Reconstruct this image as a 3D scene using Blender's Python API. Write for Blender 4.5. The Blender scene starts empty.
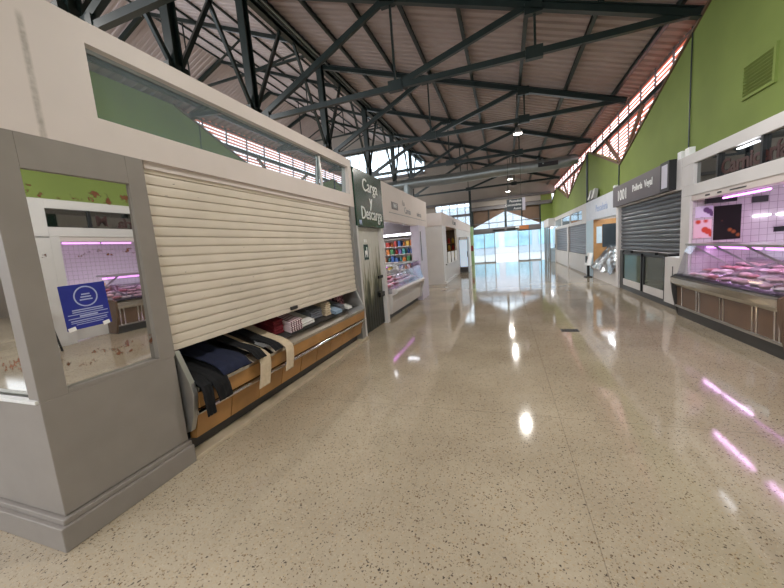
import bpy, bmesh, math, random
from mathutils import Vector, Matrix
random.seed(7)
sc = bpy.context.scene
COL = sc.collection

# ------------------------------------------------------------------ materials
def lin(h):
    h = h.lstrip('#'); out = []
    for i in (0, 2, 4):
        c = int(h[i:i+2], 16) / 255
        out.append(c / 12.92 if c <= .04045 else ((c + .055) / 1.055) ** 2.4)
    return tuple(out) + (1,)
_mats = {}
def newmat(name):
    m = bpy.data.materials.new(name); m.use_nodes = True
    nt = m.node_tree; nt.nodes.clear()
    o = nt.nodes.new('ShaderNodeOutputMaterial')
    return m, nt, o
def N(nt, t, **kw):
    n = nt.nodes.new(t)
    for k, v in kw.items(): setattr(n, k, v)
    return n
def mat(name, col, rough=.5, metal=0., var=.08, scale=6., bump=0., spec=.5, trans=0., emit=None, estr=0., coat=0.):
    """Principled with a procedural tone variation that belongs to the surface."""
    if name in _mats: return _mats[name]
    m, nt, o = newmat(name)
    p = N(nt, 'ShaderNodeBsdfPrincipled'); nt.links.new(p.outputs[0], o.inputs[0])
    p.inputs['Roughness'].default_value = rough; p.inputs['Metallic'].default_value = metal
    p.inputs['Specular IOR Level'].default_value = spec
    p.inputs['Coat Weight'].default_value = coat
    c = lin(col) if isinstance(col, str) else col
    tc = N(nt, 'ShaderNodeTexCoord'); nz = N(nt, 'ShaderNodeTexNoise')
    nz.inputs['Scale'].default_value = scale; nz.inputs['Detail'].default_value = 5
    nt.links.new(tc.outputs['Object'], nz.inputs['Vector'])
    cr = N(nt, 'ShaderNodeValToRGB')
    cr.color_ramp.elements[0].position = .3; cr.color_ramp.elements[1].position = .7
    cr.color_ramp.elements[0].color = tuple(x * (1 - var) for x in c[:3]) + (1,)
    cr.color_ramp.elements[1].color = tuple(min(1, x * (1 + var)) for x in c[:3]) + (1,)
    nt.links.new(nz.outputs[0], cr.inputs[0]); nt.links.new(cr.outputs[0], p.inputs['Base Color'])
    if bump:
        b = N(nt, 'ShaderNodeBump'); b.inputs['Strength'].default_value = bump; b.inputs['Distance'].default_value = .01
        nt.links.new(nz.outputs[0], b.inputs['Height']); nt.links.new(b.outputs[0], p.inputs['Normal'])
    if emit:
        p.inputs['Emission Color'].default_value = lin(emit); p.inputs['Emission Strength'].default_value = estr
    _mats[name] = m
    return m
def glassmat(name, tint='#eef4f6', refl=.04, rough=.02):
    m, nt, o = newmat(name)
    t = N(nt, 'ShaderNodeBsdfTransparent'); t.inputs[0].default_value = lin(tint)
    g = N(nt, 'ShaderNodeBsdfGlossy'); g.inputs['Roughness'].default_value = rough
    mx = N(nt, 'ShaderNodeMixShader'); f = N(nt, 'ShaderNodeLayerWeight'); f.inputs[0].default_value = .5
    pw = N(nt, 'ShaderNodeMath', operation='POWER'); pw.inputs[1].default_value = 4; nt.links.new(f.outputs['Facing'], pw.inputs[0])
    a = N(nt, 'ShaderNodeMath', operation='MULTIPLY_ADD'); a.inputs[1].default_value = .6; a.inputs[2].default_value = refl; a.use_clamp = True
    nt.links.new(pw.outputs[0], a.inputs[0]); nt.links.new(a.outputs[0], mx.inputs[0])
    nt.links.new(t.outputs[0], mx.inputs[1]); nt.links.new(g.outputs[0], mx.inputs[2])
    nt.links.new(mx.outputs[0], o.inputs[0]); _mats[name] = m
    return m
def emat(name, col, s):
    m, nt, o = newmat(name)
    e = N(nt, 'ShaderNodeEmission'); e.inputs[0].default_value = lin(col); e.inputs[1].default_value = s
    nt.links.new(e.outputs[0], o.inputs[0]); return m

def floor_mat():
    m, nt, o = newmat('terrazzo'); L = nt.links.new
    p = N(nt, 'ShaderNodeBsdfPrincipled'); L(p.outputs[0], o.inputs[0])
    tc = N(nt, 'ShaderNodeTexCoord'); co = tc.outputs['Object']
    base = N(nt, 'ShaderNodeTexNoise'); base.inputs['Scale'].default_value = .9; base.inputs['Detail'].default_value = 6
    L(co, base.inputs['Vector'])
    r0 = N(nt, 'ShaderNodeValToRGB'); r0.color_ramp.elements[0].position = .3; r0.color_ramp.elements[1].position = .7
    r0.color_ramp.elements[0].color = lin('#a99c87'); r0.color_ramp.elements[1].color = lin('#b9ac96')
    L(base.outputs[0], r0.inputs[0]); cur = r0.outputs[0]
    def chips(cur, scale, size, keep, cols, off):
        mp = N(nt, 'ShaderNodeMapping'); mp.inputs['Location'].default_value = (off, off * 1.7, 0); L(co, mp.inputs[0])
        nd = N(nt, 'ShaderNodeTexNoise'); nd.inputs['Scale'].default_value = scale * 1.5
        L(mp.outputs[0], nd.inputs['Vector'])
        mm = N(nt, 'ShaderNodeMixRGB', blend_type='LINEAR_LIGHT'); mm.inputs[0].default_value = .012
        L(mp.outputs[0], mm.inputs[1]); L(nd.outputs['Color'], mm.inputs[2])
        v = N(nt, 'ShaderNodeTexVoronoi'); v.inputs['Scale'].default_value = scale; L(mm.outputs[0], v.inputs['Vector'])
        a = N(nt, 'ShaderNodeMath', operation='LESS_THAN'); a.inputs[1].default_value = size; L(v.outputs['Distance'], a.inputs[0])
        s = N(nt, 'ShaderNodeSeparateColor'); L(v.outputs['Color'], s.inputs[0])
        k = N(nt, 'ShaderNodeMath', operation='LESS_THAN'); k.inputs[1].default_value = keep; L(s.outputs[0], k.inputs[0])
        q = N(nt, 'ShaderNodeMath', operation='MULTIPLY'); L(a.outputs[0], q.inputs[0]); L(k.outputs[0], q.inputs[1])
        rr = N(nt, 'ShaderNodeValToRGB'); rr.color_ramp.interpolation = 'CONSTANT'
        rr.color_ramp.elements[0].color = lin(cols[0]); rr.color_ramp.elements[1].color = lin(cols[-1]); rr.color_ramp.elements[1].position = .66
        if len(cols) == 3:
            e = rr.color_ramp.elements.new(.33); e.color = lin(cols[1])
        L(s.outputs[1], rr.inputs[0])
        mx = N(nt, 'ShaderNodeMixRGB'); L(q.outputs[0], mx.inputs[0]); L(cur, mx.inputs[1]); L(rr.outputs[0], mx.inputs[2])
        return mx.outputs[0]
    cur = chips(cur, 95, .40, .5, ['#bdb09b', '#b39c7c', '#968670'], 0)
    cur = chips(cur, 68, .34, .31, ['#776653', '#8d7859', '#6b6056'], 3.3)
    cur = chips(cur, 46, .27, .16, ['#6f5a47', '#8a745b', '#544b43'], 8.1)
    # joints between the cast bays
    sx = N(nt, 'ShaderNodeSeparateXYZ'); L(co, sx.inputs[0])
    def joint(out, period, offs, w):
        a = N(nt, 'ShaderNodeMath', operation='ADD'); a.inputs[1].default_value = offs; L(out, a.inputs[0])
        b = N(nt, 'ShaderNodeMath', operation='PINGPONG'); b.inputs[1].default_value = period / 2; L(a.outputs[0], b.inputs[0])
        c = N(nt, 'ShaderNodeMath', operation='LESS_THAN'); c.inputs[1].default_value = w; L(b.outputs[0], c.inputs[0])
        return c.outputs[0]
    j1 = joint(sx.outputs[0], 4.2, -.41 + 42, .003); j2 = joint(sx.outputs[1], 3.1, -3.1 + 31, .004)
    mxj = N(nt, 'ShaderNodeMath', operation='MAXIMUM'); L(j1, mxj.inputs[0]); L(j2, mxj.inputs[1])
    jf = N(nt, 'ShaderNodeMath', operation='MULTIPLY'); jf.inputs[1].default_value = .38; L(mxj.outputs[0], jf.inputs[0])
    mj = N(nt, 'ShaderNodeMixRGB'); mj.inputs[2].default_value = lin('#5c5044'); L(jf.outputs[0], mj.inputs[0]); L(cur, mj.inputs[1])
    # wear: dull grimy clouds
    wr = N(nt, 'ShaderNodeTexNoise'); wr.inputs['Scale'].default_value = .45; wr.inputs['Detail'].default_value = 8; wr.inputs['Roughness'].default_value = .65
    L(co, wr.inputs['Vector'])
    wrr = N(nt, 'ShaderNodeValToRGB'); wrr.color_ramp.elements[0].position = .4; wrr.color_ramp.elements[1].position = .65
    wrr.color_ramp.elements[0].color = (.86, .85, .84, 1); wrr.color_ramp.elements[1].color = (1, 1, 1, 1); L(wr.outputs[0], wrr.inputs[0])
    mw = N(nt, 'ShaderNodeMixRGB', blend_type='MULTIPLY'); mw.inputs[0].default_value = 1; L(mj.outputs[0], mw.inputs[1]); L(wrr.outputs[0], mw.inputs[2])
    L(mw.outputs[0], p.inputs['Base Color'])
    ro = N(nt, 'ShaderNodeMapRange'); ro.inputs[3].default_value = .045; ro.inputs[4].default_value = .10; L(wr.outputs[0], ro.inputs[0])
    L(ro.outputs[0], p.inputs['Roughness']); p.inputs['Specular IOR Level'].default_value = .62
    return m

def shutter_mat(name, col, dirt):
    m, nt, o = newmat(name); L = nt.links.new
    p = N(nt, 'ShaderNodeBsdfPrincipled'); L(p.outputs[0], o.inputs[0]); p.inputs['Roughness'].default_value = .42
    tc = N(nt, 'ShaderNodeTexCoord')
    n = N(nt, 'ShaderNodeTexNoise'); n.inputs['Scale'].default_value = 2; n.inputs['Detail'].default_value = 6; L(tc.outputs['Object'], n.inputs['Vector'])
    cr = N(nt, 'ShaderNodeValToRGB'); c = lin(col)
    cr.color_ramp.elements[0].position = .3; cr.color_ramp.elements[1].position = .7
    cr.color_ramp.elements[0].color = tuple(x * .9 for x in c[:3]) + (1,); cr.color_ramp.elements[1].color = tuple(min(1, x * 1.06) for x in c[:3]) + (1,)
    L(n.outputs[0], cr.inputs[0])
    mp = N(nt, 'ShaderNodeMapping'); mp.inputs['Scale'].default_value = (9, 9, 42); L(tc.outputs['Object'], mp.inputs[0])
    s = N(nt, 'ShaderNodeTexNoise'); s.inputs['Scale'].default_value = 1; s.inputs['Detail'].default_value = 3; L(mp.outputs[0], s.inputs['Vector'])
    r = N(nt, 'ShaderNodeValToRGB'); r.color_ramp.elements[0].position = .72; r.color_ramp.elements[1].position = .75; L(s.outputs[0], r.inputs[0])
    mx = N(nt, 'ShaderNodeMixRGB'); L(r.outputs[0], mx.inputs[0]); L(cr.outputs[0], mx.inputs[1]); mx.inputs[2].default_value = lin(dirt)
    L(mx.outputs[0], p.inputs['Base Color'])
    return m

def mirror_mat(name, tint, dirt=False, refl=.8, back='#2a3030', spots=()):
    m, nt, o = newmat(name); L = nt.links.new
    g = N(nt, 'ShaderNodeBsdfGlossy'); g.inputs[0].default_value = lin(tint); g.inputs['Roughness'].default_value = .015
    d = N(nt, 'ShaderNodeBsdfDiffuse'); d.inputs[0].default_value = lin(back)
    mx = N(nt, 'ShaderNodeMixShader'); mx.inputs[0].default_value = refl
    L(d.outputs[0], mx.inputs[1]); L(g.outputs[0], mx.inputs[2]); out = mx.outputs[0]
    if dirt:    # brown remnants of peeled lettering, in bands on the pane
        tc = N(nt, 'ShaderNodeTexCoord'); sx = N(nt, 'ShaderNodeSeparateXYZ'); L(tc.outputs['Object'], sx.inputs[0])
        n = N(nt, 'ShaderNodeTexNoise'); n.inputs['Scale'].default_value = 17; n.inputs['Detail'].default_value = 4; n.inputs['Roughness'].default_value = .65
        L(tc.outputs['Object'], n.inputs['Vector'])
        tot = None
        for z0, w in spots:
            a = N(nt, 'ShaderNodeMath', operation='SUBTRACT'); a.inputs[1].default_value = z0; L(sx.outputs[2], a.inputs[0])
            b = N(nt, 'ShaderNodeMath', operation='ABSOLUTE'); L(a.outputs[0], b.inputs[0])
            c = N(nt, 'ShaderNodeMapRange'); c.inputs[1].default_value = w; c.inputs[2].default_value = w * .3; c.inputs[3].default_value = 0; c.inputs[4].default_value = 1
            L(b.outputs[0], c.inputs[0])
            if tot is None: tot = c.outputs[0]
            else:
                q = N(nt, 'ShaderNodeMath', operation='MAXIMUM'); L(tot, q.inputs[0]); L(c.outputs[0], q.inputs[1]); tot = q.outputs[0]
        q = N(nt, 'ShaderNodeMath', operation='MULTIPLY'); L(tot, q.inputs[0]); L(n.outputs[0], q.inputs[1])
        r = N(nt, 'ShaderNodeValToRGB'); r.color_ramp.elements[0].position = .54; r.color_ramp.elements[1].position = .60; L(q.outputs[0], r.inputs[0])
        db = N(nt, 'ShaderNodeBsdfDiffuse'); db.inputs[0].default_value = lin('#7a5240')
        m2 = N(nt, 'ShaderNodeMixShader'); L(r.outputs[0], m2.inputs[0]); L(out, m2.inputs[1]); L(db.outputs[0], m2.inputs[2]); out = m2.outputs[0]
    L(out, o.inputs[0]); return m

def stained_board():
    m = mat('cream_board_stained', '#d3c8c2', .5, var=.04, scale=2); nt = m.node_tree; L = nt.links.new
    p = [n for n in nt.nodes if n.type == 'BSDF_PRINCIPLED'][0]; src = p.inputs['Base Color'].links[0].from_socket
    tc = N(nt, 'ShaderNodeTexCoord'); sx = N(nt, 'ShaderNodeSeparateXYZ'); L(tc.outputs['Object'], sx.inputs[0])
    a = N(nt, 'ShaderNodeMath', operation='ADD'); a.inputs[1].default_value = 1.99; L(sx.outputs[1], a.inputs[0])
    b = N(nt, 'ShaderNodeMath', operation='ABSOLUTE'); L(a.outputs[0], b.inputs[0])
    c = N(nt, 'ShaderNodeMapRange'); c.inputs[1].default_value = .022; c.inputs[2].default_value = .008; c.inputs[3].default_value = 0; c.inputs[4].default_value = .8; L(b.outputs[0], c.inputs[0])
    z = N(nt, 'ShaderNodeMapRange'); z.inputs[1].default_value = 3.1; z.inputs[2].default_value = 3.05; L(sx.outputs[2], z.inputs[0])
    n = N(nt, 'ShaderNodeTexNoise'); n.inputs['Scale'].default_value = 30; L(tc.outputs['Object'], n.inputs['Vector'])
    q = N(nt, 'ShaderNodeMath', operation='MULTIPLY'); L(c.outputs[0], q.inputs[0]); L(z.outputs[0], q.inputs[1])
    q2 = N(nt, 'ShaderNodeMath', operation='MULTIPLY'); L(q.outputs[0], q2.inputs[0]); L(n.outputs[0], q2.inputs[1])
    mx = N(nt, 'ShaderNodeMixRGB'); L(q2.outputs[0], mx.inputs[0]); L(src, mx.inputs[1]); mx.inputs[2].default_value = lin('#6f6858')
    L(mx.outputs[0], p.inputs['Base Color']); return m
def tile_mat():
    m, nt, o = newmat('wall_tile'); L = nt.links.new
    p = N(nt, 'ShaderNodeBsdfPrincipled'); L(p.outputs[0], o.inputs[0]); p.inputs['Roughness'].default_value = .18
    tc = N(nt, 'ShaderNodeTexCoord'); sx = N(nt, 'ShaderNodeSeparateXYZ'); L(tc.outputs['Object'], sx.inputs[0])
    outs = []
    for i, per in ((0, .105), (1, .105), (2, .105)):
        b = N(nt, 'ShaderNodeMath', operation='PINGPONG'); b.inputs[1].default_value = per / 2; L(sx.outputs[i], b.inputs[0])
        c = N(nt, 'ShaderNodeMath', operation='LESS_THAN'); c.inputs[1].default_value = .0028; L(b.outputs[0], c.inputs[0]); outs.append(c.outputs[0])
    gm = N(nt, 'ShaderNodeNewGeometry'); gs = N(nt, 'ShaderNodeSeparateXYZ'); L(gm.outputs['Normal'], gs.inputs[0])
    tot = None
    for i in range(3):
        a = N(nt, 'ShaderNodeMath', operation='ABSOLUTE'); L(gs.outputs[i], a.inputs[0])
        l = N(nt, 'ShaderNodeMath', operation='LESS_THAN'); l.inputs[1].default_value = .5; L(a.outputs[0], l.inputs[0])
        q = N(nt, 'ShaderNodeMath', operation='MULTIPLY'); L(l.outputs[0], q.inputs[0]); L(outs[i], q.inputs[1])
        if tot is None: tot = q.outputs[0]
        else:
            w = N(nt, 'ShaderNodeMath', operation='MAXIMUM'); L(tot, w.inputs[0]); L(q.outputs[0], w.inputs[1]); tot = w.outputs[0]
    mx = N(nt, 'ShaderNodeMixRGB'); mx.inputs[1].default_value = lin('#c4b6be'); mx.inputs[2].default_value = lin('#8d8084'); L(tot, mx.inputs[0])
    L(mx.outputs[0], p.inputs['Base Color']); return m

def door_print_mat():
    """photographic print on the loading door: pale ribbed sky above dark reeds and a shrub"""
    m, nt, o = newmat('door_print'); L = nt.links.new
    p = N(nt, 'ShaderNodeBsdfPrincipled'); L(p.outputs[0], o.inputs[0]); p.inputs['Roughness'].default_value = .4
    tc = N(nt, 'ShaderNodeTexCoord'); sx = N(nt, 'ShaderNodeSeparateXYZ'); L(tc.outputs['Object'], sx.inputs[0])
    mp = N(nt, 'ShaderNodeMapping'); mp.inputs['Scale'].default_value = (1, 7, 1.1); L(tc.outputs['Object'], mp.inputs[0])
    n = N(nt, 'ShaderNodeTexNoise'); n.inputs['Scale'].default_value = 1.6; n.inputs['Detail'].default_value = 5; L(mp.outputs[0], n.inputs['Vector'])
    a = N(nt, 'ShaderNodeMapRange'); a.inputs[1].default_value = 0; a.inputs[2].default_value = 2.05; a.inputs[3].default_value = .62; a.inputs[4].default_value = -.32; L(sx.outputs[2], a.inputs[0])
    b = N(nt, 'ShaderNodeMapRange'); b.inputs[1].default_value = -.6; b.inputs[2].default_value = .6; b.inputs[3].default_value = -.06; b.inputs[4].default_value = .16; L(sx.outputs[1], b.inputs[0])
    s = N(nt, 'ShaderNodeMath', operation='ADD'); L(a.outputs[0], s.inputs[0]); L(b.outputs[0], s.inputs[1])
    t = N(nt, 'ShaderNodeMath', operation='ADD'); L(s.outputs[0], t.inputs[0]); L(n.outputs[0], t.inputs[1])
    r = N(nt, 'ShaderNodeValToRGB'); E = r.color_ramp.elements
    E[0].position = .5; E[0].color = lin('#c9c6bd'); E[1].position = .95; E[1].color = lin('#1d211a')
    e = E.new(.66); e.color = lin('#a09c88'); e = E.new(.78); e.color = lin('#57583f')
    L(t.outputs[0], r.inputs[0]); L(r.outputs[0], p.inputs['Base Color']); return m

def slat_mat():
    m, nt, o = newmat('louvre_slat'); L = nt.links.new
    d = N(nt, 'ShaderNodeBsdfDiffuse'); d.inputs[0].default_value = lin('#dca08a')
    t = N(nt, 'ShaderNodeBsdfTranslucent'); t.inputs[0].default_value = lin('#eaa892')
    n = N(nt, 'ShaderNodeTexNoise'); n.inputs['Scale'].default_value = 3
    mr = N(nt, 'ShaderNodeMapRange'); mr.inputs[3].default_value = .6; mr.inputs[4].default_value = .75; L(n.outputs[0], mr.inputs[0])
    mx = N(nt, 'ShaderNodeMixShader'); L(mr.outputs[0], mx.inputs[0]); L(d.outputs[0], mx.inputs[1]); L(t.outputs[0], mx.inputs[2])
    L(mx.outputs[0], o.inputs[0]); return m

M = {}
M['floor'] = floor_mat()
M['fascia'] = mat('cream_board', '#d3c8c2', .5, var=.04, scale=2)
M['stall_white'] = mat('white_board', '#d3cfcc', .42, var=.04, scale=2)
M['pier'] = mat('grey_laminate', '#88817a', .5, var=.06, scale=5)
M['alu'] = mat('aluminium', '#b4b2ae', .32, metal=.85, var=.05)
M['chrome'] = mat('chrome', '#d8d8d8', .12, metal=1, var=.03)
M['greypost'] = mat('grey_post', '#8b8986', .4, metal=.35, var=.05)
M['shutter'] = shutter_mat('beige_shutter', '#d6cbbb', '#2c2620')
M['dshutter'] = mat('grey_shutter', '#5d6066', .35, metal=.5, var=.06, scale=3)
M['wood'] = mat('orange_wood', '#a67a48', .4, var=.16, scale=4)
M['brown'] = mat('brown_panel', '#665040', .35, var=.15, scale=3)
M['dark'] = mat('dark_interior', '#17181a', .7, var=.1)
M['black'] = mat('black_plastic', '#141416', .45, var=.1)
M['kick'] = mat('kick_plate', '#434241', .4, metal=.3, var=.08)
M['kerb'] = mat('kerb_stone', '#b9aa92', .35, var=.1, scale=8)
M['green_wall'] = mat('green_plaster', '#788842', .75, var=.07, scale=1.2, bump=.05)
M['post_green'] = mat('green_post', '#9dbf8c', .5, var=.05)
M['steel'] = mat('dark_green_steel', '#1e2926', .3, metal=.1, var=.12, scale=4)
M['roof'] = mat('roof_sheet', '#a3938c', .55, var=.07, scale=1.5)
M['nave_roof'] = mat('nave_roof_sheet', '#bcaeab', .6, var=.06, scale=1.2)
M['beige_wall'] = mat('beige_wall', '#a39b92', .8, var=.05, scale=1.5)
M['grey_beam'] = mat('grey_beam', '#6d6a6b', .55, var=.06)
M['brown_board'] = mat('brown_board', '#6a5443', .6, var=.1, scale=3)
M['sign_green'] = mat('sign_green', '#21402f', .25, var=.06)
M['sign_grey'] = mat('sign_grey', '#5a5256', .4, var=.05)
M['sign_dark'] = mat('sign_dark', '#1e2a30', .35, var=.06)
M['white'] = mat('white_print', '#f0f0ee', .5, var=.02)
M['greytext'] = mat('grey_print', '#8b8a8c', .5, var=.02)
M['redtext'] = mat('red_print', '#3e1f1a', .4, var=.08)
M['blue'] = mat('blue_print', '#1c2b8c', .35, var=.06)
M['bluewhite'] = mat('pale_blue_print', '#a9b2d6', .5, var=.04)
M['duct'] = mat('duct_metal', '#8d9391', .32, metal=.6, var=.06)
M['glass'] = glassmat('clear_glass')
M['fglass'] = glassmat('counter_glass', '#f4f4f8', .02)
M['mirror'] = mirror_mat('mirrored_pane', '#e6e6e2', True, .86, spots=((2.1, .1), (1.74, .07), (1.07, .13)))
M['mirror_plain'] = mirror_mat('mirrored_end_pane', '#e6e6e2', True, .8, spots=((1.1, .13),))
M['dmirror'] = mirror_mat('fascia_glass', '#cfdde2', False, .74, back='#a3b1b8')
M['bmirror'] = mirror_mat('band_glass', '#c9ccca', False, .55, back='#15181a')
M['tile'] = tile_mat()
M['door_print'] = door_print_mat()
M['slat'] = slat_mat()
M['pink_tube'] = emat('pink_tube', '#ee90ff', 4)
M['white_tube_or_glint'] = emat('white_tube_or_glint', '#f4f6ff', 9)  # lit tubes, and glints drawn as glowing strips
M['lamp'] = emat('lamp_lens', '#fffaf0', 40)
M['meat'] = mat('meat', '#c88084', .3, var=.35, scale=14, bump=.4)
M['meat_pale'] = mat('meat_pale', '#e0b8b8', .3, var=.25, scale=14, bump=.4)
M['fat'] = mat('fat', '#e8d6d4', .35, var=.1, scale=10)
M['tray'] = mat('steel_tray', '#c4c4c6', .25, metal=.8, var=.05)
M['foil'] = mat('foil', '#b8bec2', .2, metal=.92, var=.15, scale=12, bump=.9)
M['cloth_black'] = mat('black_cloth', '#08090d', .9, var=.2, scale=30, bump=.2)
M['cloth_navy'] = mat('navy_cloth', '#151c36', .9, var=.15, scale=30, bump=.2)
M['cloth_beige'] = mat('beige_cloth', '#c9b79c', .9, var=.08, scale=30, bump=.2)
M['cloth_red'] = mat('red_cloth', '#6b1420', .9, var=.12, scale=30, bump=.2)
M['cloth_white'] = mat('white_cloth', '#d6d4d0', .9, var=.06, scale=30, bump=.2)
M['cloth_grey'] = mat('grey_cloth', '#6b6d74', .9, var=.1, scale=30, bump=.2)
M['cloth_blue'] = mat('pale_blue_cloth', '#8ea3b8', .9, var=.1, scale=30, bump=.2)
def checker(name, c1, c2, scale):
    m, nt, o = newmat(name); p = N(nt, 'ShaderNodeBsdfPrincipled'); nt.links.new(p.outputs[0], o.inputs[0]); p.inputs['Roughness'].default_value = .9
    tc = N(nt, 'ShaderNodeTexCoord'); v = N(nt, 'ShaderNodeTexVoronoi'); v.inputs['Scale'].default_value = scale
    r = N(nt, 'ShaderNodeValToRGB'); r.color_ramp.elements[0].color = lin(c1); r.color_ramp.elements[1].color = lin(c2)
    r.color_ramp.elements[0].position = .15 if 'food' in name else .35; r.color_ramp.elements[1].position = .32 if 'food' in name else .5
    nt.links.new(tc.outputs['Object'], v.inputs['Vector']); nt.links.new(v.outputs['Distance'], r.inputs[0]); nt.links.new(r.outputs[0], p.inputs['Base Color']); return m
def stripes(name, c1, c2, period, axis):
    m, nt, o = newmat(name); p = N(nt, 'ShaderNodeBsdfPrincipled'); nt.links.new(p.outputs[0], o.inputs[0]); p.inputs['Roughness'].default_value = .9
    tc = N(nt, 'ShaderNodeTexCoord'); s = N(nt, 'ShaderNodeSeparateXYZ'); nt.links.new(tc.outputs['Object'], s.inputs[0])
    b = N(nt, 'ShaderNodeMath', operation='PINGPONG'); b.inputs[1].default_value = period / 2; nt.links.new(s.outputs[axis], b.inputs[0])
    c = N(nt, 'ShaderNodeMath', operation='LESS_THAN'); c.inputs[1].default_value = period * .22; nt.links.new(b.outputs[0], c.inputs[0])
    mx = N(nt, 'ShaderNodeMixRGB'); nt.links.new(c.outputs[0], mx.inputs[0]); mx.inputs[1].default_value = lin(c1); mx.inputs[2].default_value = lin(c2)
    nt.links.new(mx.outputs[0], p.inputs['Base Color']); return m
M['cloth_floral'] = checker('floral_cloth', '#c8909a', '#4a3038', 28)
M['cloth_striped'] = stripes('striped_cloth', '#d9c4c8', '#5a2430', .05, 1)
M['poster_food'] = checker('poster_food', '#a05a2c', '#120808', 7)
M['poster_fish'] = checker('poster_product', '#6a4a74', '#d8c8e2', 9)
M['poster_red'] = checker('poster_red', '#c2402c', '#e0b8c4', 8)
PACKS = [mat('pack_' + n, c, .4, var=.12, scale=14) for n, c in
         (('red', '#b03a34'), ('blue', '#3a5f9c'), ('green', '#4d8a5a'), ('yellow', '#d2ac4a'), ('white', '#d8d8d4'), ('orange', '#c9793a'), ('violet', '#77609a'), ('teal', '#4d9a9a'))]

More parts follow.
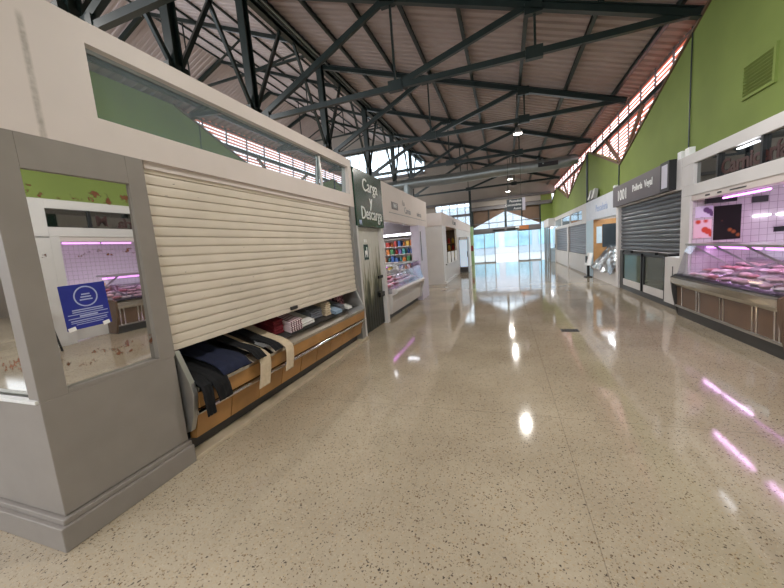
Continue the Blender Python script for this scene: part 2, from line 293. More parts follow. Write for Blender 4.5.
# ------------------------------------------------------------------ geometry
class MB:
    def __init__(self): self.v = []; self.f = []; self.s = []
    def add(self, vs, fs, smooth=False):
        n = len(self.v); self.v += [tuple(x) for x in vs]
        for f in fs: self.f.append(tuple(i + n for i in f)); self.s.append(smooth)
        return self
    def box(self, x0, x1, y0, y1, z0, z1):
        x0, x1 = sorted((x0, x1)); y0, y1 = sorted((y0, y1)); z0, z1 = sorted((z0, z1))
        return self.add([(x0, y0, z0), (x1, y0, z0), (x1, y1, z0), (x0, y1, z0), (x0, y0, z1), (x1, y0, z1), (x1, y1, z1), (x0, y1, z1)],
                        [(0, 3, 2, 1), (4, 5, 6, 7), (0, 1, 5, 4), (1, 2, 6, 5), (2, 3, 7, 6), (3, 0, 4, 7)])
    def bar(self, p, q, w, h, up=(0, 0, 1)):
        p = Vector(p); q = Vector(q); d = (q - p).normalized(); u = Vector(up)
        if abs(d.dot(u)) > .98: u = Vector((0, 1, 0))
        s = d.cross(u).normalized(); u = s.cross(d).normalized(); c = []
        for e in (p, q):
            for a, b in ((-1, -1), (1, -1), (1, 1), (-1, 1)): c.append(e + s * a * w / 2 + u * b * h / 2)
        return self.add(c, [(0, 1, 2, 3), (7, 6, 5, 4), (0, 4, 5, 1), (1, 5, 6, 2), (2, 6, 7, 3), (3, 7, 4, 0)])
    def ibeam(self, p, q, w, h, t=.02, up=(0, 0, 1)):
        p = Vector(p); q = Vector(q); d = (q - p).normalized(); u = Vector(up)
        if abs(d.dot(u)) > .98: u = Vector((0, 1, 0))
        s = d.cross(u).normalized(); u = s.cross(d).normalized()
        o = u * (h / 2 - t / 2)
        self.bar(p + o, q + o, w, t, u); self.bar(p - o, q - o, w, t, u); return self.bar(p, q, t, h - t * 1.9, u)
    def tube(self, pts, r, n=10):
        pts = [Vector(p) for p in pts]; rings = []
        for i, p in enumerate(pts):
            d = (pts[min(i + 1, len(pts) - 1)] - pts[max(i - 1, 0)]).normalized()
            u = Vector((0, 0, 1)) if abs(d.z) < .9 else Vector((0, 1, 0))
            s = d.cross(u).normalized(); u = s.cross(d)
            rr = r[i] if isinstance(r, (list, tuple)) else r
            rings.append([p + (s * math.cos(2 * math.pi * k / n) + u * math.sin(2 * math.pi * k / n)) * rr for k in range(n)])
        vs = [v for g in rings for v in g]; fs = []
        for i in range(len(rings) - 1):
            for k in range(n):
                a = i * n + k; b = i * n + (k + 1) % n; fs.append((a, b, b + n, a + n))
        self.add(vs, fs, True)
        return self.add(rings[0] + rings[-1], [tuple(range(n)), tuple(range(2 * n - 1, n - 1, -1))])
    def prism(self, prof, a0, a1, axis='y'):
        """closed profile extruded along an axis; profile gives the two other coordinates in x,y,z order"""
        n = len(prof)
        def P(u, v, a): return {'y': (u, a, v), 'x': (a, u, v), 'z': (u, v, a)}[axis]
        vs = [P(u, v, a0) for u, v in prof] + [P(u, v, a1) for u, v in prof]
        fs = [tuple(range(n)), tuple(range(2 * n - 1, n - 1, -1))] + [(i, i + n, (i + 1) % n + n, (i + 1) % n) for i in range(n)]
        return self.add(vs, fs)
    def sheet(self, grid, th=None, nrm=None, smooth=True):
        """grid of points, given thickness along nrm"""
        R, C = len(grid), len(grid[0]); vs = [Vector(p) for r in grid for p in r]
        fs = [(i * C + j, i * C + j + 1, (i + 1) * C + j + 1, (i + 1) * C + j) for i in range(R - 1) for j in range(C - 1)]
        if not th: return self.add(vs, fs, smooth)
        n = Vector(nrm) * th; k = len(vs); vs2 = vs + [v - n for v in vs]
        fs2 = fs + [tuple(k + i for i in reversed(f)) for f in fs]
        edge = [i for i in range(C)] + [r * C + C - 1 for r in range(1, R)] + [(R - 1) * C + j for j in range(C - 2, -1, -1)] + [r * C for r in range(R - 2, 0, -1)]
        for a, b in zip(edge, edge[1:] + edge[:1]): fs2.append((b, a, a + k, b + k))
        return self.add(vs2, fs2, smooth)
    def lathe(self, c, prof, n=14):
        cx, cy, cz = c; rings = len(prof); vs = [(cx + r * math.cos(2 * math.pi * k / n), cy + r * math.sin(2 * math.pi * k / n), cz + z) for r, z in prof for k in range(n)]
        fs = [(i * n + k, i * n + (k + 1) % n, (i + 1) * n + (k + 1) % n, (i + 1) * n + k) for i in range(rings - 1) for k in range(n)]
        self.add(vs, fs, True)
        return self
    def blob(self, c, r, seed=0, n=8, m=6, amp=.18):
        rnd = random.Random(seed); ph = [rnd.uniform(0, 6.3) for _ in range(4)]; vs = []
        for i in range(m + 1):
            t = math.pi * i / m
            for k in range(n):
                a = 2 * math.pi * k / n
                w = 1 + amp * (math.sin(2 * a + ph[0]) * math.sin(t) + .6 * math.sin(3 * a + ph[1] + 2 * t))
                vs.append((c[0] + r[0] * w * math.sin(t) * math.cos(a), c[1] + r[1] * w * math.sin(t) * math.sin(a), c[2] + r[2] * math.cos(t)))
        return self.add(vs, [(i * n + k, (i + 1) * n + k, (i + 1) * n + (k + 1) % n, i * n + (k + 1) % n) for i in range(m) for k in range(n)], True)

def org_of(o): return Vector(o.get('_o', (0, 0, 0))) if o else None
ORG = {}
def link(name, mb, material, parent=None, org=None, bevel=0, kind=None):
    if parent is not None: O = ORG[parent.name]
    elif org is not None: O = Vector(org)
    else:
        lo = [min(v[i] for v in mb.v) for i in range(3)]; hi = [max(v[i] for v in mb.v) for i in range(3)]
        O = Vector(((lo[0] + hi[0]) / 2, (lo[1] + hi[1]) / 2, lo[2]))
    me = bpy.data.meshes.new(name)
    me.from_pydata([tuple(Vector(v) - O) for v in mb.v], [], mb.f); me.update()
    for p, s in zip(me.polygons, mb.s): p.use_smooth = s
    bm = bmesh.new(); bm.from_mesh(me); bmesh.ops.recalc_face_normals(bm, faces=bm.faces); bm.to_mesh(me); bm.free()
    me.materials.append(material)
    o = bpy.data.objects.new(name, me); COL.objects.link(o)
    if parent is not None: o.parent = parent
    else: o.location = O
    ORG[o.name] = O
    if bevel:
        b = o.modifiers.new('edge', 'BEVEL'); b.width = bevel; b.segments = 2; b.limit_method = 'ANGLE'
    if kind: o['kind'] = kind
    return o
def tag(o, label, cat, group=None):
    o['label'] = label; o['category'] = cat
    if group: o['group'] = group
    return o
def thing(name, label, cat, loc, group=None):
    o = bpy.data.objects.new(name, None); COL.objects.link(o); o.location = loc; o.empty_display_size = .1
    ORG[o.name] = Vector(loc); return tag(o, label, cat, group)
def struct(name, mb, material, parent=None, bevel=0):
    return link(name, mb, material, parent, kind='structure', bevel=bevel, org=None if parent is not None else (0, 0, 0))
def text(name, body, size, side, x, y, z, material, parent, align='CENTER', depth=.006, sx=1., bold=0.):
    """lettering as solid mesh; side 'L' faces +x, 'R' faces -x, 'F' faces -y"""
    c = bpy.data.curves.new(name, 'FONT'); c.body = body; c.size = size; c.align_x = align; c.align_y = 'CENTER'; c.extrude = depth / 2; c.offset = bold
    c.resolution_u = 3
    t = bpy.data.objects.new(name, c); COL.objects.link(t)
    me = bpy.data.meshes.new_from_object(t.evaluated_get(bpy.context.evaluated_depsgraph_get()))
    COL.objects.unlink(t); bpy.data.objects.remove(t)
    mb = MB(); vs = []
    for v in me.vertices:
        u, w, d = v.co.x * sx, v.co.y, v.co.z + depth / 2
        vs.append({'L': (x + d, y + u, z + w), 'R': (x - d, y - u, z + w), 'F': (x + u, y - d, z + w)}[side])
    mb.add(vs, [tuple(p.vertices) for p in me.polygons]); bpy.data.meshes.remove(me)
    return link(name, mb, material, parent)
def slats(x, y0, y1, z0, z1, pitch, depth, face=1, rnd=False):
    """roller shutter curtain: convex interlocking slats; face=+1 bulges to +x"""
    mb = MB(); n = max(1, round((z1 - z0) / pitch)); p = (z1 - z0) / n
    prof = []
    for i in range(n):
        b = z0 + i * p
        for t, d in ((0, 0), (.08, 0), (.14, .45), (.25, .75), (.4, .95), (.55, 1), (.7, .95), (.85, .75), (.95, .4)) if rnd else ((0, 0), (.11, .0), (.125, .8), (.3, .96), (.55, 1), (.8, .96), (.99, .8)):
            prof.append((x + face * depth * d, b + t * p))
    prof.append((x, z1))
    grid = [[(a, y0, b), (a, y1, b)] for a, b in prof]
    mb.sheet(grid, .004, (face, 0, 0), smooth=False)
    return mb

# ------------------------------------------------------------------ setting
RZ = lambda x: 5.37 + .331 * (3.3 - x)            # underside of the aisle roof
NZ = lambda x: 9.05 + .41 * (-5.9 - x) if x > -14 else 9.05 + .41 * (8.1) - .41 * (-14 - x)
YB, YE = -6.0, 27.2
floor = struct('floor', MB().box(-22, 3.3, YB, YE, -.15, 0), M['floor'])
def corrugated(x0, x1, zf, y0, y1, period, depth):
    mb = MB(); rows = []; y = y0
    while y < y1:
        for t, d in ((0, 0), (.30, 0), (.42, 1), (.72, 1), (.84, 0)):
            yy = min(y + t * period, y1); rows.append([(x0, yy, zf(x0) + d * depth), (x1, yy, zf(x1) + d * depth)])
        y += period
    mb.sheet(rows, .003, (0, 0, -1), smooth=False); return mb
struct('ceiling', corrugated(3.52, -6.0, RZ, YB, YE + .3, .24, .045), M['roof'])
cn = corrugated(-5.55, -14, NZ, YB, YE + .3, .24, .03); c2 = corrugated(-14, -22.3, NZ, YB, YE + .3, .24, .03)
cn.add(c2.v, c2.f); struct('ceiling_nave', cn, M['nave_roof'])

# green wall, its top edge zigzags under the louvres
zig = [(7.2, 5.3), (11.95, 3.58), (15.95, 4.87), (20.6, 3.62), (24.9, 4.8), (27.2, 4.1)]
prof = [(YB, 2.825), (YE, 2.825)] + zig[::-1] + [(YB, 5.3)]
struct('wall_right', MB().prism(prof, 3.3, 3.45, 'x'), M['green_wall'])
wl = MB()
for i in range(18):
    z = 3.6 + i * .1; wl.bar((3.50, 7.0, z + .02), (3.50, YE, z + .02), .01, .062)
win = struct('window_1', wl, M['slat'])
for i in range(23):
    struct('mullion', MB().box(3.44, 3.47, 7.3 + i * .9, 7.34 + i * .9, 3.5, 5.3), M['grey_beam'], win)
struct('transom', MB().box(3.36, 3.43, 7.9, YE, 4.68, 4.8), M['steel'], win)
struct('trim_1', MB().box(3.455, 3.54, YB, YE, 5.24, 5.29), M['grey_beam'])
vs = MB()
for (y0, z0), (y1, z1) in zip(zig, zig[1:]): vs.bar((3.29, y0, z0), (3.29, y1, z1), .05, .05)
struct('trim_2', vs, M['brown_board'])
for a, b in (((3.34, 10.4, 4.66), (3.34, 11.9, 3.6)), ((3.34, 13.6, 4.66), (3.34, 12.0, 3.6)), ((3.34, 19.0, 4.66), (3.34, 20.5, 3.64)), ((3.34, 22.4, 4.66), (3.34, 20.7, 3.64))):
    struct('brace', MB().bar(a, b, .07, .09), M['brown_board'], win)
# vent grille in the green wall
vt = thing('vent_grille', 'square green louvred vent set high in the green wall', 'vent', (3.3, 6.25, 3.3))
fr = MB()
for y0, y1, z0, z1 in ((5.86, 6.5, 3.31, 3.35), (5.86, 6.5, 3.75, 3.79), (5.86, 5.9, 3.35, 3.75), (6.46, 6.5, 3.35, 3.75)): fr.box(3.27, 3.3, y0, y1, z0, z1)
link('frame', fr, M['green_wall'], vt)
sl = MB()
for i in range(9): sl.bar((3.28, 5.9, 3.375 + i * .045), (3.28, 6.46, 3.375 + i * .045), .035, .012, (.6, 0, .8))
link('slat', sl, M['green_wall'], vt)

# far end wall
ew = MB()
ew.box(-22, -5.2, YE, YE + .25, 0, 4.75).box(-5.2, -2.4, YE, YE + .25, 0, 3.05)
ew.prism([(-5.9, 4.75), (3.5, 4.75), (3.5, 5.38), (-5.9, 8.5)], YE, YE + .25)
ew.box(-22, -5.9, YE, YE + .25, 4.75, 7.55).box(-22, -13.2, YE, YE + .25, 7.55, 9.0)
ew.prism([(-22, 9.0), (-13.2, 9.0), (-13.2, 9.82), (-7.75, 9.82), (-14, 12.35)], YE, YE + .25)
ew.box(-2.4, 2.55, YE, YE + .25, 4.35, 4.75)
struct('wall_end', ew, M['beige_wall'])
struct('wall_end_green', MB().box(2.55, 3.3, YE - .02, YE + .25, 2.8, 4.75), M['green_wall'])
struct('window_5', MB().box(2.55, 3.3, YE + .1, YE + .11, 0, 2.8), M['glass'])
struct('trim_3', MB().box(-22, 3.2, YE - .18, YE, 4.72, 4.9).box(-22, -5.9, YE - .18, YE, 7.4, 7.6).box(-2.5, 3.25, YE - .15, YE, 4.05, 4.3), M['grey_beam'])
# clerestory glazing of the nave end and the band beside the doors
wg = struct('window_2', MB().prism([(-13.2, 7.6), (-5.9, 7.6), (-5.9, 9.0), (-7.75, 9.8), (-13.2, 9.8)], YE + .1, YE + .11), M['glass'])
for i in range(9): struct('mullion', MB().box(-13.1 + i * .82, -13.06 + i * .82, YE, YE + .08, 7.6, 9.8 if i < 7 else 9.2), M['grey_beam'], wg)
wb = struct('window_3', MB().box(-5.2, -2.4, YE + .1, YE + .11, 3.05, 4.75), M['glass'])
for x in (-4.7, -4.1, -3.5, -2.9): struct('mullion', MB().box(x, x + .05, YE, YE + .09, 3.05, 4.75), M['brown_board'], wb)
struct('transom', MB().box(-5.2, -2.4, YE - .02, YE + .09, 3.75, 3.95), M['grey_beam'], wb)
# glazed gable over the doors: brown boards above a bright triangle
gb = struct('window_4', MB().prism([(-2.4, 2.65), (2.55, 2.65), (.1, 3.85)], YE + .1, YE + .11), M['glass'])
struct('board', MB().prism([(-2.4, 2.7), (.1, 3.85), (.1, 4.35), (-2.4, 4.35)], YE + .08, YE + .14).prism([(2.55, 2.7), (2.55, 4.35), (.1, 4.35), (.1, 3.85)], YE + .08, YE + .14), M['brown_board'], gb)
for x, w in ((-2.38, .1), (-1.15, .06), (.02, .16), (1.2, .06), (2.45, .1)): struct('mullion', MB().box(x, x + w, YE - .02, YE + .08, 2.65, 4.35), M['steel'], gb)
for x in (-.55, .6): struct('mullion', MB().box(x, x + .035, YE, YE + .08, 2.65, 3.7), M['grey_beam'], gb)
struct('transom', MB().box(-2.4, 2.55, YE - .02, YE + .08, 3.02, 3.08), M['grey_beam'], gb)
# sliding entrance doors
struct('trim_4', MB().box(-2.4, 2.55, YE - .12, YE + .2, 2.32, 2.66), M['grey_beam'])
dn = 0
for x0, x1, yo, hz in ((-2.4, -1.5, .12, .95), (-1.55, -.72, .02, .95), (.92, 1.75, .02, .95), (1.7, 2.55, .12, .95)):
    dn += 1
    d = struct('door_%d' % dn, MB().box(x0 + .05, x1 - .05, YE + yo + .02, YE + yo + .03, .06, 2.28), M['glass'])
    f = MB()
    f.box(x0, x0 + .055, YE + yo, YE + yo + .06, 0, 2.32).box(x1 - .055, x1, YE + yo, YE + yo + .06, 0, 2.32).box(x0, x1, YE + yo, YE + yo + .06, 2.26, 2.32).box(x0, x1, YE + yo, YE + yo + .06, 0, .08)
    struct('frame', f, M['greypost'], d)
ds = thing('door_sensor', 'dark sensor bar on the beam over the sliding doors', 'sensor', (.1, YE - .2, 2.4))
for x in (-.85, .15): link('bar', MB().box(x, x + .85, YE - .22, YE - .12, 2.42, 2.52), M['black'], ds)
link('lens', MB().box(-.04, .18, YE - .2, YE - .12, 2.46, 2.5), M['greypost'], ds)
on = link('door_notice', MB().box(1.05, 1.7, YE - .16, YE - .12, 2.36, 2.64), mat('orange_print', '#b0703e', .5)); tag(on, 'orange notice board on the beam above the glass doors', 'sign')
wp = link('door_notice', MB().box(.78, 1.02, YE - .16, YE - .12, 2.38, 2.6), M['white']); tag(wp, 'small white notice beside the orange one above the glass doors', 'sign')

# rear and nave side walls (behind the viewer, and seen in the mirrored panes)
struct('wall_rear', MB().box(-22, 3.45, YB - .2, YB, 0, 2.9), M['beige_wall'])
struct('wall_left', MB().box(-22.3, -22, YB, YE, 0, 6.2), M['beige_wall'])
struct('wall_right_lower', MB().box(5.3, 5.45, YB, YE, 0, 2.8), M['beige_wall'])
# outside: bright forecourt and a pale building across it
struct('ground_outside', MB().box(-40, 40, YE, 75, -.2, -.02), mat('pale_paving', '#a9a8a6', .6, var=.06))
ob = thing('building', 'pale building with a blue glazed front across the forecourt', 'building', (0, 46, -.02))
link('wall', MB().box(-22, 22, 46, 54, -.02, 6.5), mat('pale_render', '#b4bcc6', .7), ob)
for i in range(10): link('window', MB().box(-20 + i * 4, -16.8 + i * 4, 45.9, 46, .9, 2.9), mat('blue_glazing', '#9abfce', .15, var=.25, scale=.8), ob)

# ------------------------------------------------------------------ roof steel
TR = [3.8, 7.7, 11.5, 15.5, 19.5, 23.5]
ordi = ['first', 'second', 'third', 'fourth', 'fifth', 'sixth', 'seventh', 'eighth', 'ninth']
RX = -5.9
for i, y in enumerate(TR):
    t = thing('roof_truss', 'dark green steel roof truss over the aisle, %s one counted towards the glass doors' % ordi[i], 'truss', (3.2, y, 5.1), 'aisle roof trusses')
    s = M['steel']
    link('rafter', MB().ibeam((3.3, y, RZ(3.3) - .2), (RX, y, RZ(RX) - .2), .12, .16), s, t)
    link('tie_beam', MB().bar((3.3, y, 5.2), (RX, y, 5.2), .09, .115), s, t)
    for x in (.68, -2.2): link('hanger', MB().bar((x, y, 5.2), (x, y, RZ(x) - .2), .045, .045), s, t)
    link('diagonal', MB().bar((-2.1, y, 5.25), (.5, y, RZ(.5) - .25), .08, .12), s, t)
    link('diagonal', MB().bar((-2.35, y, RZ(-2.35) - .25), (RX + .1, y, 5.3), .08, .13), s, t)
    for x, z in ((.66, RZ(.66) - .25), (.66, 5.2), (-2.2, 5.22), (-2.25, RZ(-2.25) - .25), (RX + .15, 5.25)):
        link('gusset_plate', MB().box(x - .16, x + .16, y - .06, y + .06, z - .11, z + .11), s, t)
PX = [3.0, 1.8, .57, -.8, -2.1, -3.3, -4.6, -5.75]
for i, x in enumerate(PX):
    p = link('purlin', MB().ibeam((x, YB, RZ(x) - .055), (x, YE, RZ(x) - .055), .08, .11, .012), M['steel'])
    tag(p, 'steel purlin along the corrugated aisle roof, %s one up from the green wall' % ordi[i], 'purlin', 'aisle purlins')
# ridge edge: pale gutter lip
eg = link('roof_edge', MB().bar((-5.95, YB, 8.42), (-5.95, YE, 8.42), .05, .16).bar((-5.7, YB, 8.22), (-5.7, YE, 8.22), .03, .05), mat('gutter_grey', '#8e9694', .4, metal=.4))
tag(eg, 'pale gutter edge along the top of the aisle roof', 'gutter')
CY = [-.5, 3.8, 5.5, 7.7, 11.5, 15.5, 19.5, 23.5]
names = ['behind the viewer', 'level with the corner pier', 'over the beige shutter', 'over the far half of the beige shutter', 'above the loading sign', 'above the meat stall with grocery shelves', 'above the grey end stall', 'next to the far end wall']
for i, y in enumerate(CY):
    t = thing('steel_column', 'dark green steel column under the roof step, standing ' + names[i], 'column', (RX - .15, y, 0), 'columns under the roof step')
    link('shaft', MB().ibeam((RX - .15, y, 0), (RX - .15, y, 8.9), .2, .2, .03, (0, 1, 0)), M['steel'], t)
    link('base_plate', MB().box(RX - .35, RX + .05, y - .2, y + .2, 0, .03), M['steel'], t)
    for s_ in (-1, 1):
        link('knee_brace', MB().bar((RX - .15, y, 5.35), (RX - .15, y + s_ * 1.55, 8.2), .07, .09), M['steel'], t)
    link('gusset_plate', MB().box(RX - .22, RX - .08, y - .22, y + .22, 5.2, 5.55), M['steel'], t)
el = link('edge_beam', MB().ibeam((RX - .15, YB, 8.3), (RX - .15, YE, 8.3), .16, .2), M['steel']); tag(el, 'long dark edge beam carrying the roof step along the columns', 'beam')
for i, y in enumerate(TR):
    t = thing('nave_truss', 'dark steel truss under the pinkish upper roof, %s one counted towards the end wall' % ordi[i], 'truss', (RX, y, 9), 'upper roof trusses')
    s = M['steel']; yy = y
    link('rafter', MB().bar((-5.8, yy, NZ(-5.8) - .15), (-14, yy, NZ(-14) - .15), .1, .14), s, t)
    link('rafter', MB().bar((-14, yy, NZ(-14) - .15), (-22.1, yy, NZ(-22.1) - .15), .13, .2), s, t)
    link('bottom_chord', MB().bar((-5.8, yy, 8.75), (-22, yy, 8.75), .07, .08), s, t)
    for x in (-9, -12): link('hanger', MB().bar((x, yy, 8.75), (x, yy, NZ(x) - .2), .04, .04), s, t)
    for x0, x1 in ((-6.2, -9), (-9, -12)): link('diagonal', MB().bar((x0, yy, NZ(x0) - .2), (x1, yy, 8.78), .05, .06), s, t)
    for x0, x1 in ((-14, -17),): link('diagonal', MB().bar((x0, yy, 8.78), (x1, yy, NZ(x1) - .2), .05, .06), s, t)
for i, x in enumerate([-6.5, -7.75, -9, -10.2, -11.5, -12.7, -13.9]):
    p = link('nave_purlin', MB().bar((x, YB, NZ(x) - .05), (x, YE, NZ(x) - .05), .05, .07), M['steel'])
    tag(p, 'thin purlin under the pinkish upper roof, %s one up from the roof step' % ordi[i], 'purlin', 'upper roof purlins')
# high bay lamps
LAMPS = [(.35, 4.0), (.5, 12.05), (.38, 20.3), (.3, 25.2)]
ln = ['over the open floor', 'hanging from the tie beam level with the fish stall', 'hanging beyond the ventilation duct', 'hanging close to the glass doors']
for i, (x, y) in enumerate(LAMPS):
    t = thing('high_bay_lamp', 'round bright high bay lamp ' + ln[i], 'lamp', (x, y, 4.95), 'aisle lamps')
    link('housing', MB().lathe((x, y, 5.02), [(.0, .14), (.06, .14), (.08, .05), (.15, .0), (.15, -.05), (.0, -.05)], 16), M['greypost'], t)
    link('lens', MB().lathe((x, y, 4.97), [(.0, -.012), (.12, -.012), (.12, -.004), (.0, -.004)], 16), M['lamp'], t)
    link('stem', MB().tube([(x, y, 5.16), (x, y, RZ(x) - .1)], .012, 6), M['steel'], t)
def area(name, loc, size, power, col=(1, .96, .9), rot=(0, 0, 0), shape='DISK', sy=None, spread=180):
    l = bpy.data.lights.new(name, 'AREA'); l.energy = power; l.color = col; l.shape = shape; l.size = size
    if sy: l.size_y = sy
    l.spread = math.radians(spread)
    o = bpy.data.objects.new(name, l); o.location = loc; o.rotation_euler = rot; COL.objects.link(o); return o
for x, y in LAMPS + [(.35, -3)]:  # last light is added behind the viewer, without a fixture
    area('lamp_light', (x, y, 4.94), .17, 115)
for y in (0, 8, 16, 23):  # unseen lamps added to brighten the nave and its roof
    t = thing('nave_fill_lamp', 'added high bay fill lamp under the upper roof, %s one counted towards the end wall' % ordi[(0, 8, 16, 23).index(y)], 'lamp', (-12, y, 8.5), 'added upper roof lamps')
    link('housing', MB().lathe((-12, y, 8.5), [(.0, .14), (.06, .14), (.2, .0), (.2, -.03), (.0, -.03)], 14), M['greypost'], t)
    link('stem', MB().tube([(-12, y, 8.63), (-12, y, 8.75)], .012, 6), M['steel'], t)
    area('nave_fill_light', (-12, y, 8.45), .4, 260)

# ventilation duct crossing the aisle
t = thing('ventilation_duct', 'round grey ventilation duct crossing under the roof', 'duct', (-1.5, 17, 4.6))
pts = [(-9 + k * .62, 17, 4.84 + .02 * math.sin(k)) for k in range(20)]
link('pipe', MB().tube(pts, .25, 18), M['duct'], t)
rg = MB()
for x in (-5.2, -2.9, -.6, 1.7): rg.tube([(x - .03, 17, 4.85), (x + .03, 17, 4.85)], .265, 18)
link('collar', rg, M['duct'], t)
link('branch', MB().tube([(-4.6, 17, 4.8), (-4.6, 17, 4.2)], .25, 16), M['duct'], t)
link('outlet_grille', MB().box(1.5, 2.3, 16.74, 16.78, 4.72, 4.9), M['black'], t)
link('end_cap', MB().tube([(2.76, 17, 4.86), (3.1, 17, 4.9)], [.25, .2], 16), M['duct'], t)

# hanging direction sign
t = thing('hanging_sign', 'dark hanging direction sign with three lines of white lettering', 'sign', (.48, 15.5, 2.85))
link('panel', MB().box(.12, .74, 15.5, 15.56, 2.86, 3.34), M['sign_dark'], t)
link('icon_strip', MB().box(.745, .86, 15.49, 15.57, 2.84, 3.36), mat('pale_lilac', '#bdb8c4', .4), t)
for k, w in enumerate(('Pescados', 'Comestibles', 'Aseos')): text('lettering', w, .13, 'F', .71, 15.498, 3.25 - k * .155, M['white'], t, 'RIGHT')
for x in (.2, .7): link('hanger', MB().tube([(x, 15.53, 3.34), (x, 15.53, 5.15)], .008, 6), M['steel'], t)

# ------------------------------------------------------------------ left side: corner stall with the beige shutter
XL = -2.52
t = thing('market_stall', 'cream stall with grey corner pier and half closed beige shutter', 'market stall', (-3.8, 3.3, 0))
# fascia with a long recessed glass band
f = MB()
f.box(-2.72, XL, 1.0, 5.58, 2.41, 2.62).box(-2.72, XL, 1.0, 5.58, 3.08, 3.22).box(-2.72, XL, 1.0, 1.62, 2.62, 3.08).box(-2.72, XL, 5.46, 5.58, 2.62, 3.08)
f.box(-5.7, -2.72, 1.0, 1.1, 2.41, 3.22)
fa = link('fascia', f, stained_board(), t)
link('fascia_window', MB().prism([(-2.615, 2.61), (-2.60, 2.61), (-2.576, 3.09), (-2.591, 3.09)], 1.62, 5.46), M['dmirror'], fa)
link('fascia_mullion', MB().box(-2.575, -2.555, 4.55, 4.60, 2.62, 3.08), M['alu'], fa)
link('shutter_box', MB().box(-2.75, -2.55, 1.9, 5.42, 2.36, 2.43), M['fascia'], t)
# grey pier
pl = MB().box(-5.7, XL, 1.04, 1.86, .19, .9)
pier = link('pier', pl, M['pier'], t, bevel=.004)
link('plinth', MB().box(-5.7, -2.475, .99, 1.87, 0, .15).box(-5.7, -2.495, 1.015, 1.87, .15, .185), M['pier'], pier, bevel=.006)
fm = MB().box(-2.62, XL, 1.04, 1.175, .9, 2.41).box(-2.6, XL, 1.745, 1.87, .9, 2.41).box(-2.6, XL, 1.175, 1.745, 2.215, 2.41).box(-2.6, XL, 1.175, 1.745, .9, .925)
fm.box(-5.7, -2.62, 1.04, 1.12, 2.2, 2.41)
link('pier_frame', fm, M['pier'], t, bevel=.003)
link('sill', MB().box(-5.7, -2.53, 1.025, 1.06, .895, .915), M['cloth_white'], t)
link('mirror_pane', MB().prism([(-2.587, .915), (-2.567, .915), (-2.538, 2.225), (-2.558, 2.225)], 1.17, 1.745), M['mirror'], t)
link('end_pane', MB().box(-5.7, -2.62, 1.075, 1.09, .91, 2.2), M['mirror_plain'], t)
# shutter and jamb
sh = link('roller_shutter', slats(-2.585, 1.87, 5.43, .98, 2.40, .079, .018), M['shutter'], t)
link('bottom_bar', MB().box(-2.60, -2.555, 1.87, 5.43, .935, .985), M['shutter'], sh, bevel=.005)
link('jamb', MB().box(-2.66, XL, 5.43, 5.585, 0, 2.41), M['greypost'], t, bevel=.004)
link('lock', MB().box(-2.55, -2.53, 3.45, 3.58, .96, 1.0), M['kick'], sh)
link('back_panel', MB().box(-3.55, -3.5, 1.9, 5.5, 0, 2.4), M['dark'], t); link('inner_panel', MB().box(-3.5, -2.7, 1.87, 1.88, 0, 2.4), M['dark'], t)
link('roof_panel', MB().box(-5.7, -2.72, 1.1, 5.58, 3.12, 3.16), M['fascia'], t)
link('end_wall', MB().box(-5.7, -2.72, 5.5, 5.58, 0, 3.1), M['fascia'], t)
# kerb strip along the stall fronts
struct('trim_5', MB().box(-2.66, -2.47, 1.87, 5.6, 0, .035), M['kerb'], bevel=.004)

# counter under the shutter, full of cloth goods
c = thing('display_counter', 'orange wood and chrome display counter under the beige shutter', 'counter', (-2.8, 3.65, .035))
y0, y1 = 1.93, 5.36
link('kick_board', MB().box(-3.3, -2.56, y0, y1, .035, .16), M['kick'], c)
n = 9
for k in range(n):
    a = y0 + (y1 - y0) * k / n; b = y0 + (y1 - y0) * (k + 1) / n
    link('lower_panel', MB().prism([(-2.54, .15), (-2.47, .16), (-2.41, .385), (-2.54, .385)], a + .006, b - .006), M['wood'], c)
link('core', MB().prism([(-3.3, .15), (-2.545, .15), (-2.545, .55), (-3.3, .82)], y0, y1), M['dark'], c)
link('rail', MB().tube([(-2.385, y0 - .02, .405), (-2.385, y1 + .02, .405)], .022, 10).box(-2.5, -2.40, y0, y1, .385, .42), M['chrome'], c)
link('front_board', MB().prism([(-2.42, .44), (-2.375, .44), (-2.36, .575), (-2.42, .575)], y0, y1), M['wood'], c)
link('ledge', MB().prism([(-2.355, .575), (-2.345, .61), (-2.47, .665), (-2.47, .60)], y0, y1), M['chrome'], c)
link('bed', MB().prism([(-2.46, .56), (-2.46, .625), (-3.4, .93), (-3.4, .8)], y0, y1), M['kick'], c)
ep = [(-2.6, .2), (-2.45, .25), (-2.39, .40), (-2.36, .56), (-2.375, .66), (-2.49, .93), (-3.3, .95), (-3.3, .2)]
link('end_panel', MB().prism(ep, 1.88, 1.925), M['alu'], c, bevel=.004); link('end_panel', MB().prism(ep, 5.37, 5.41), M['alu'], c, bevel=.004)

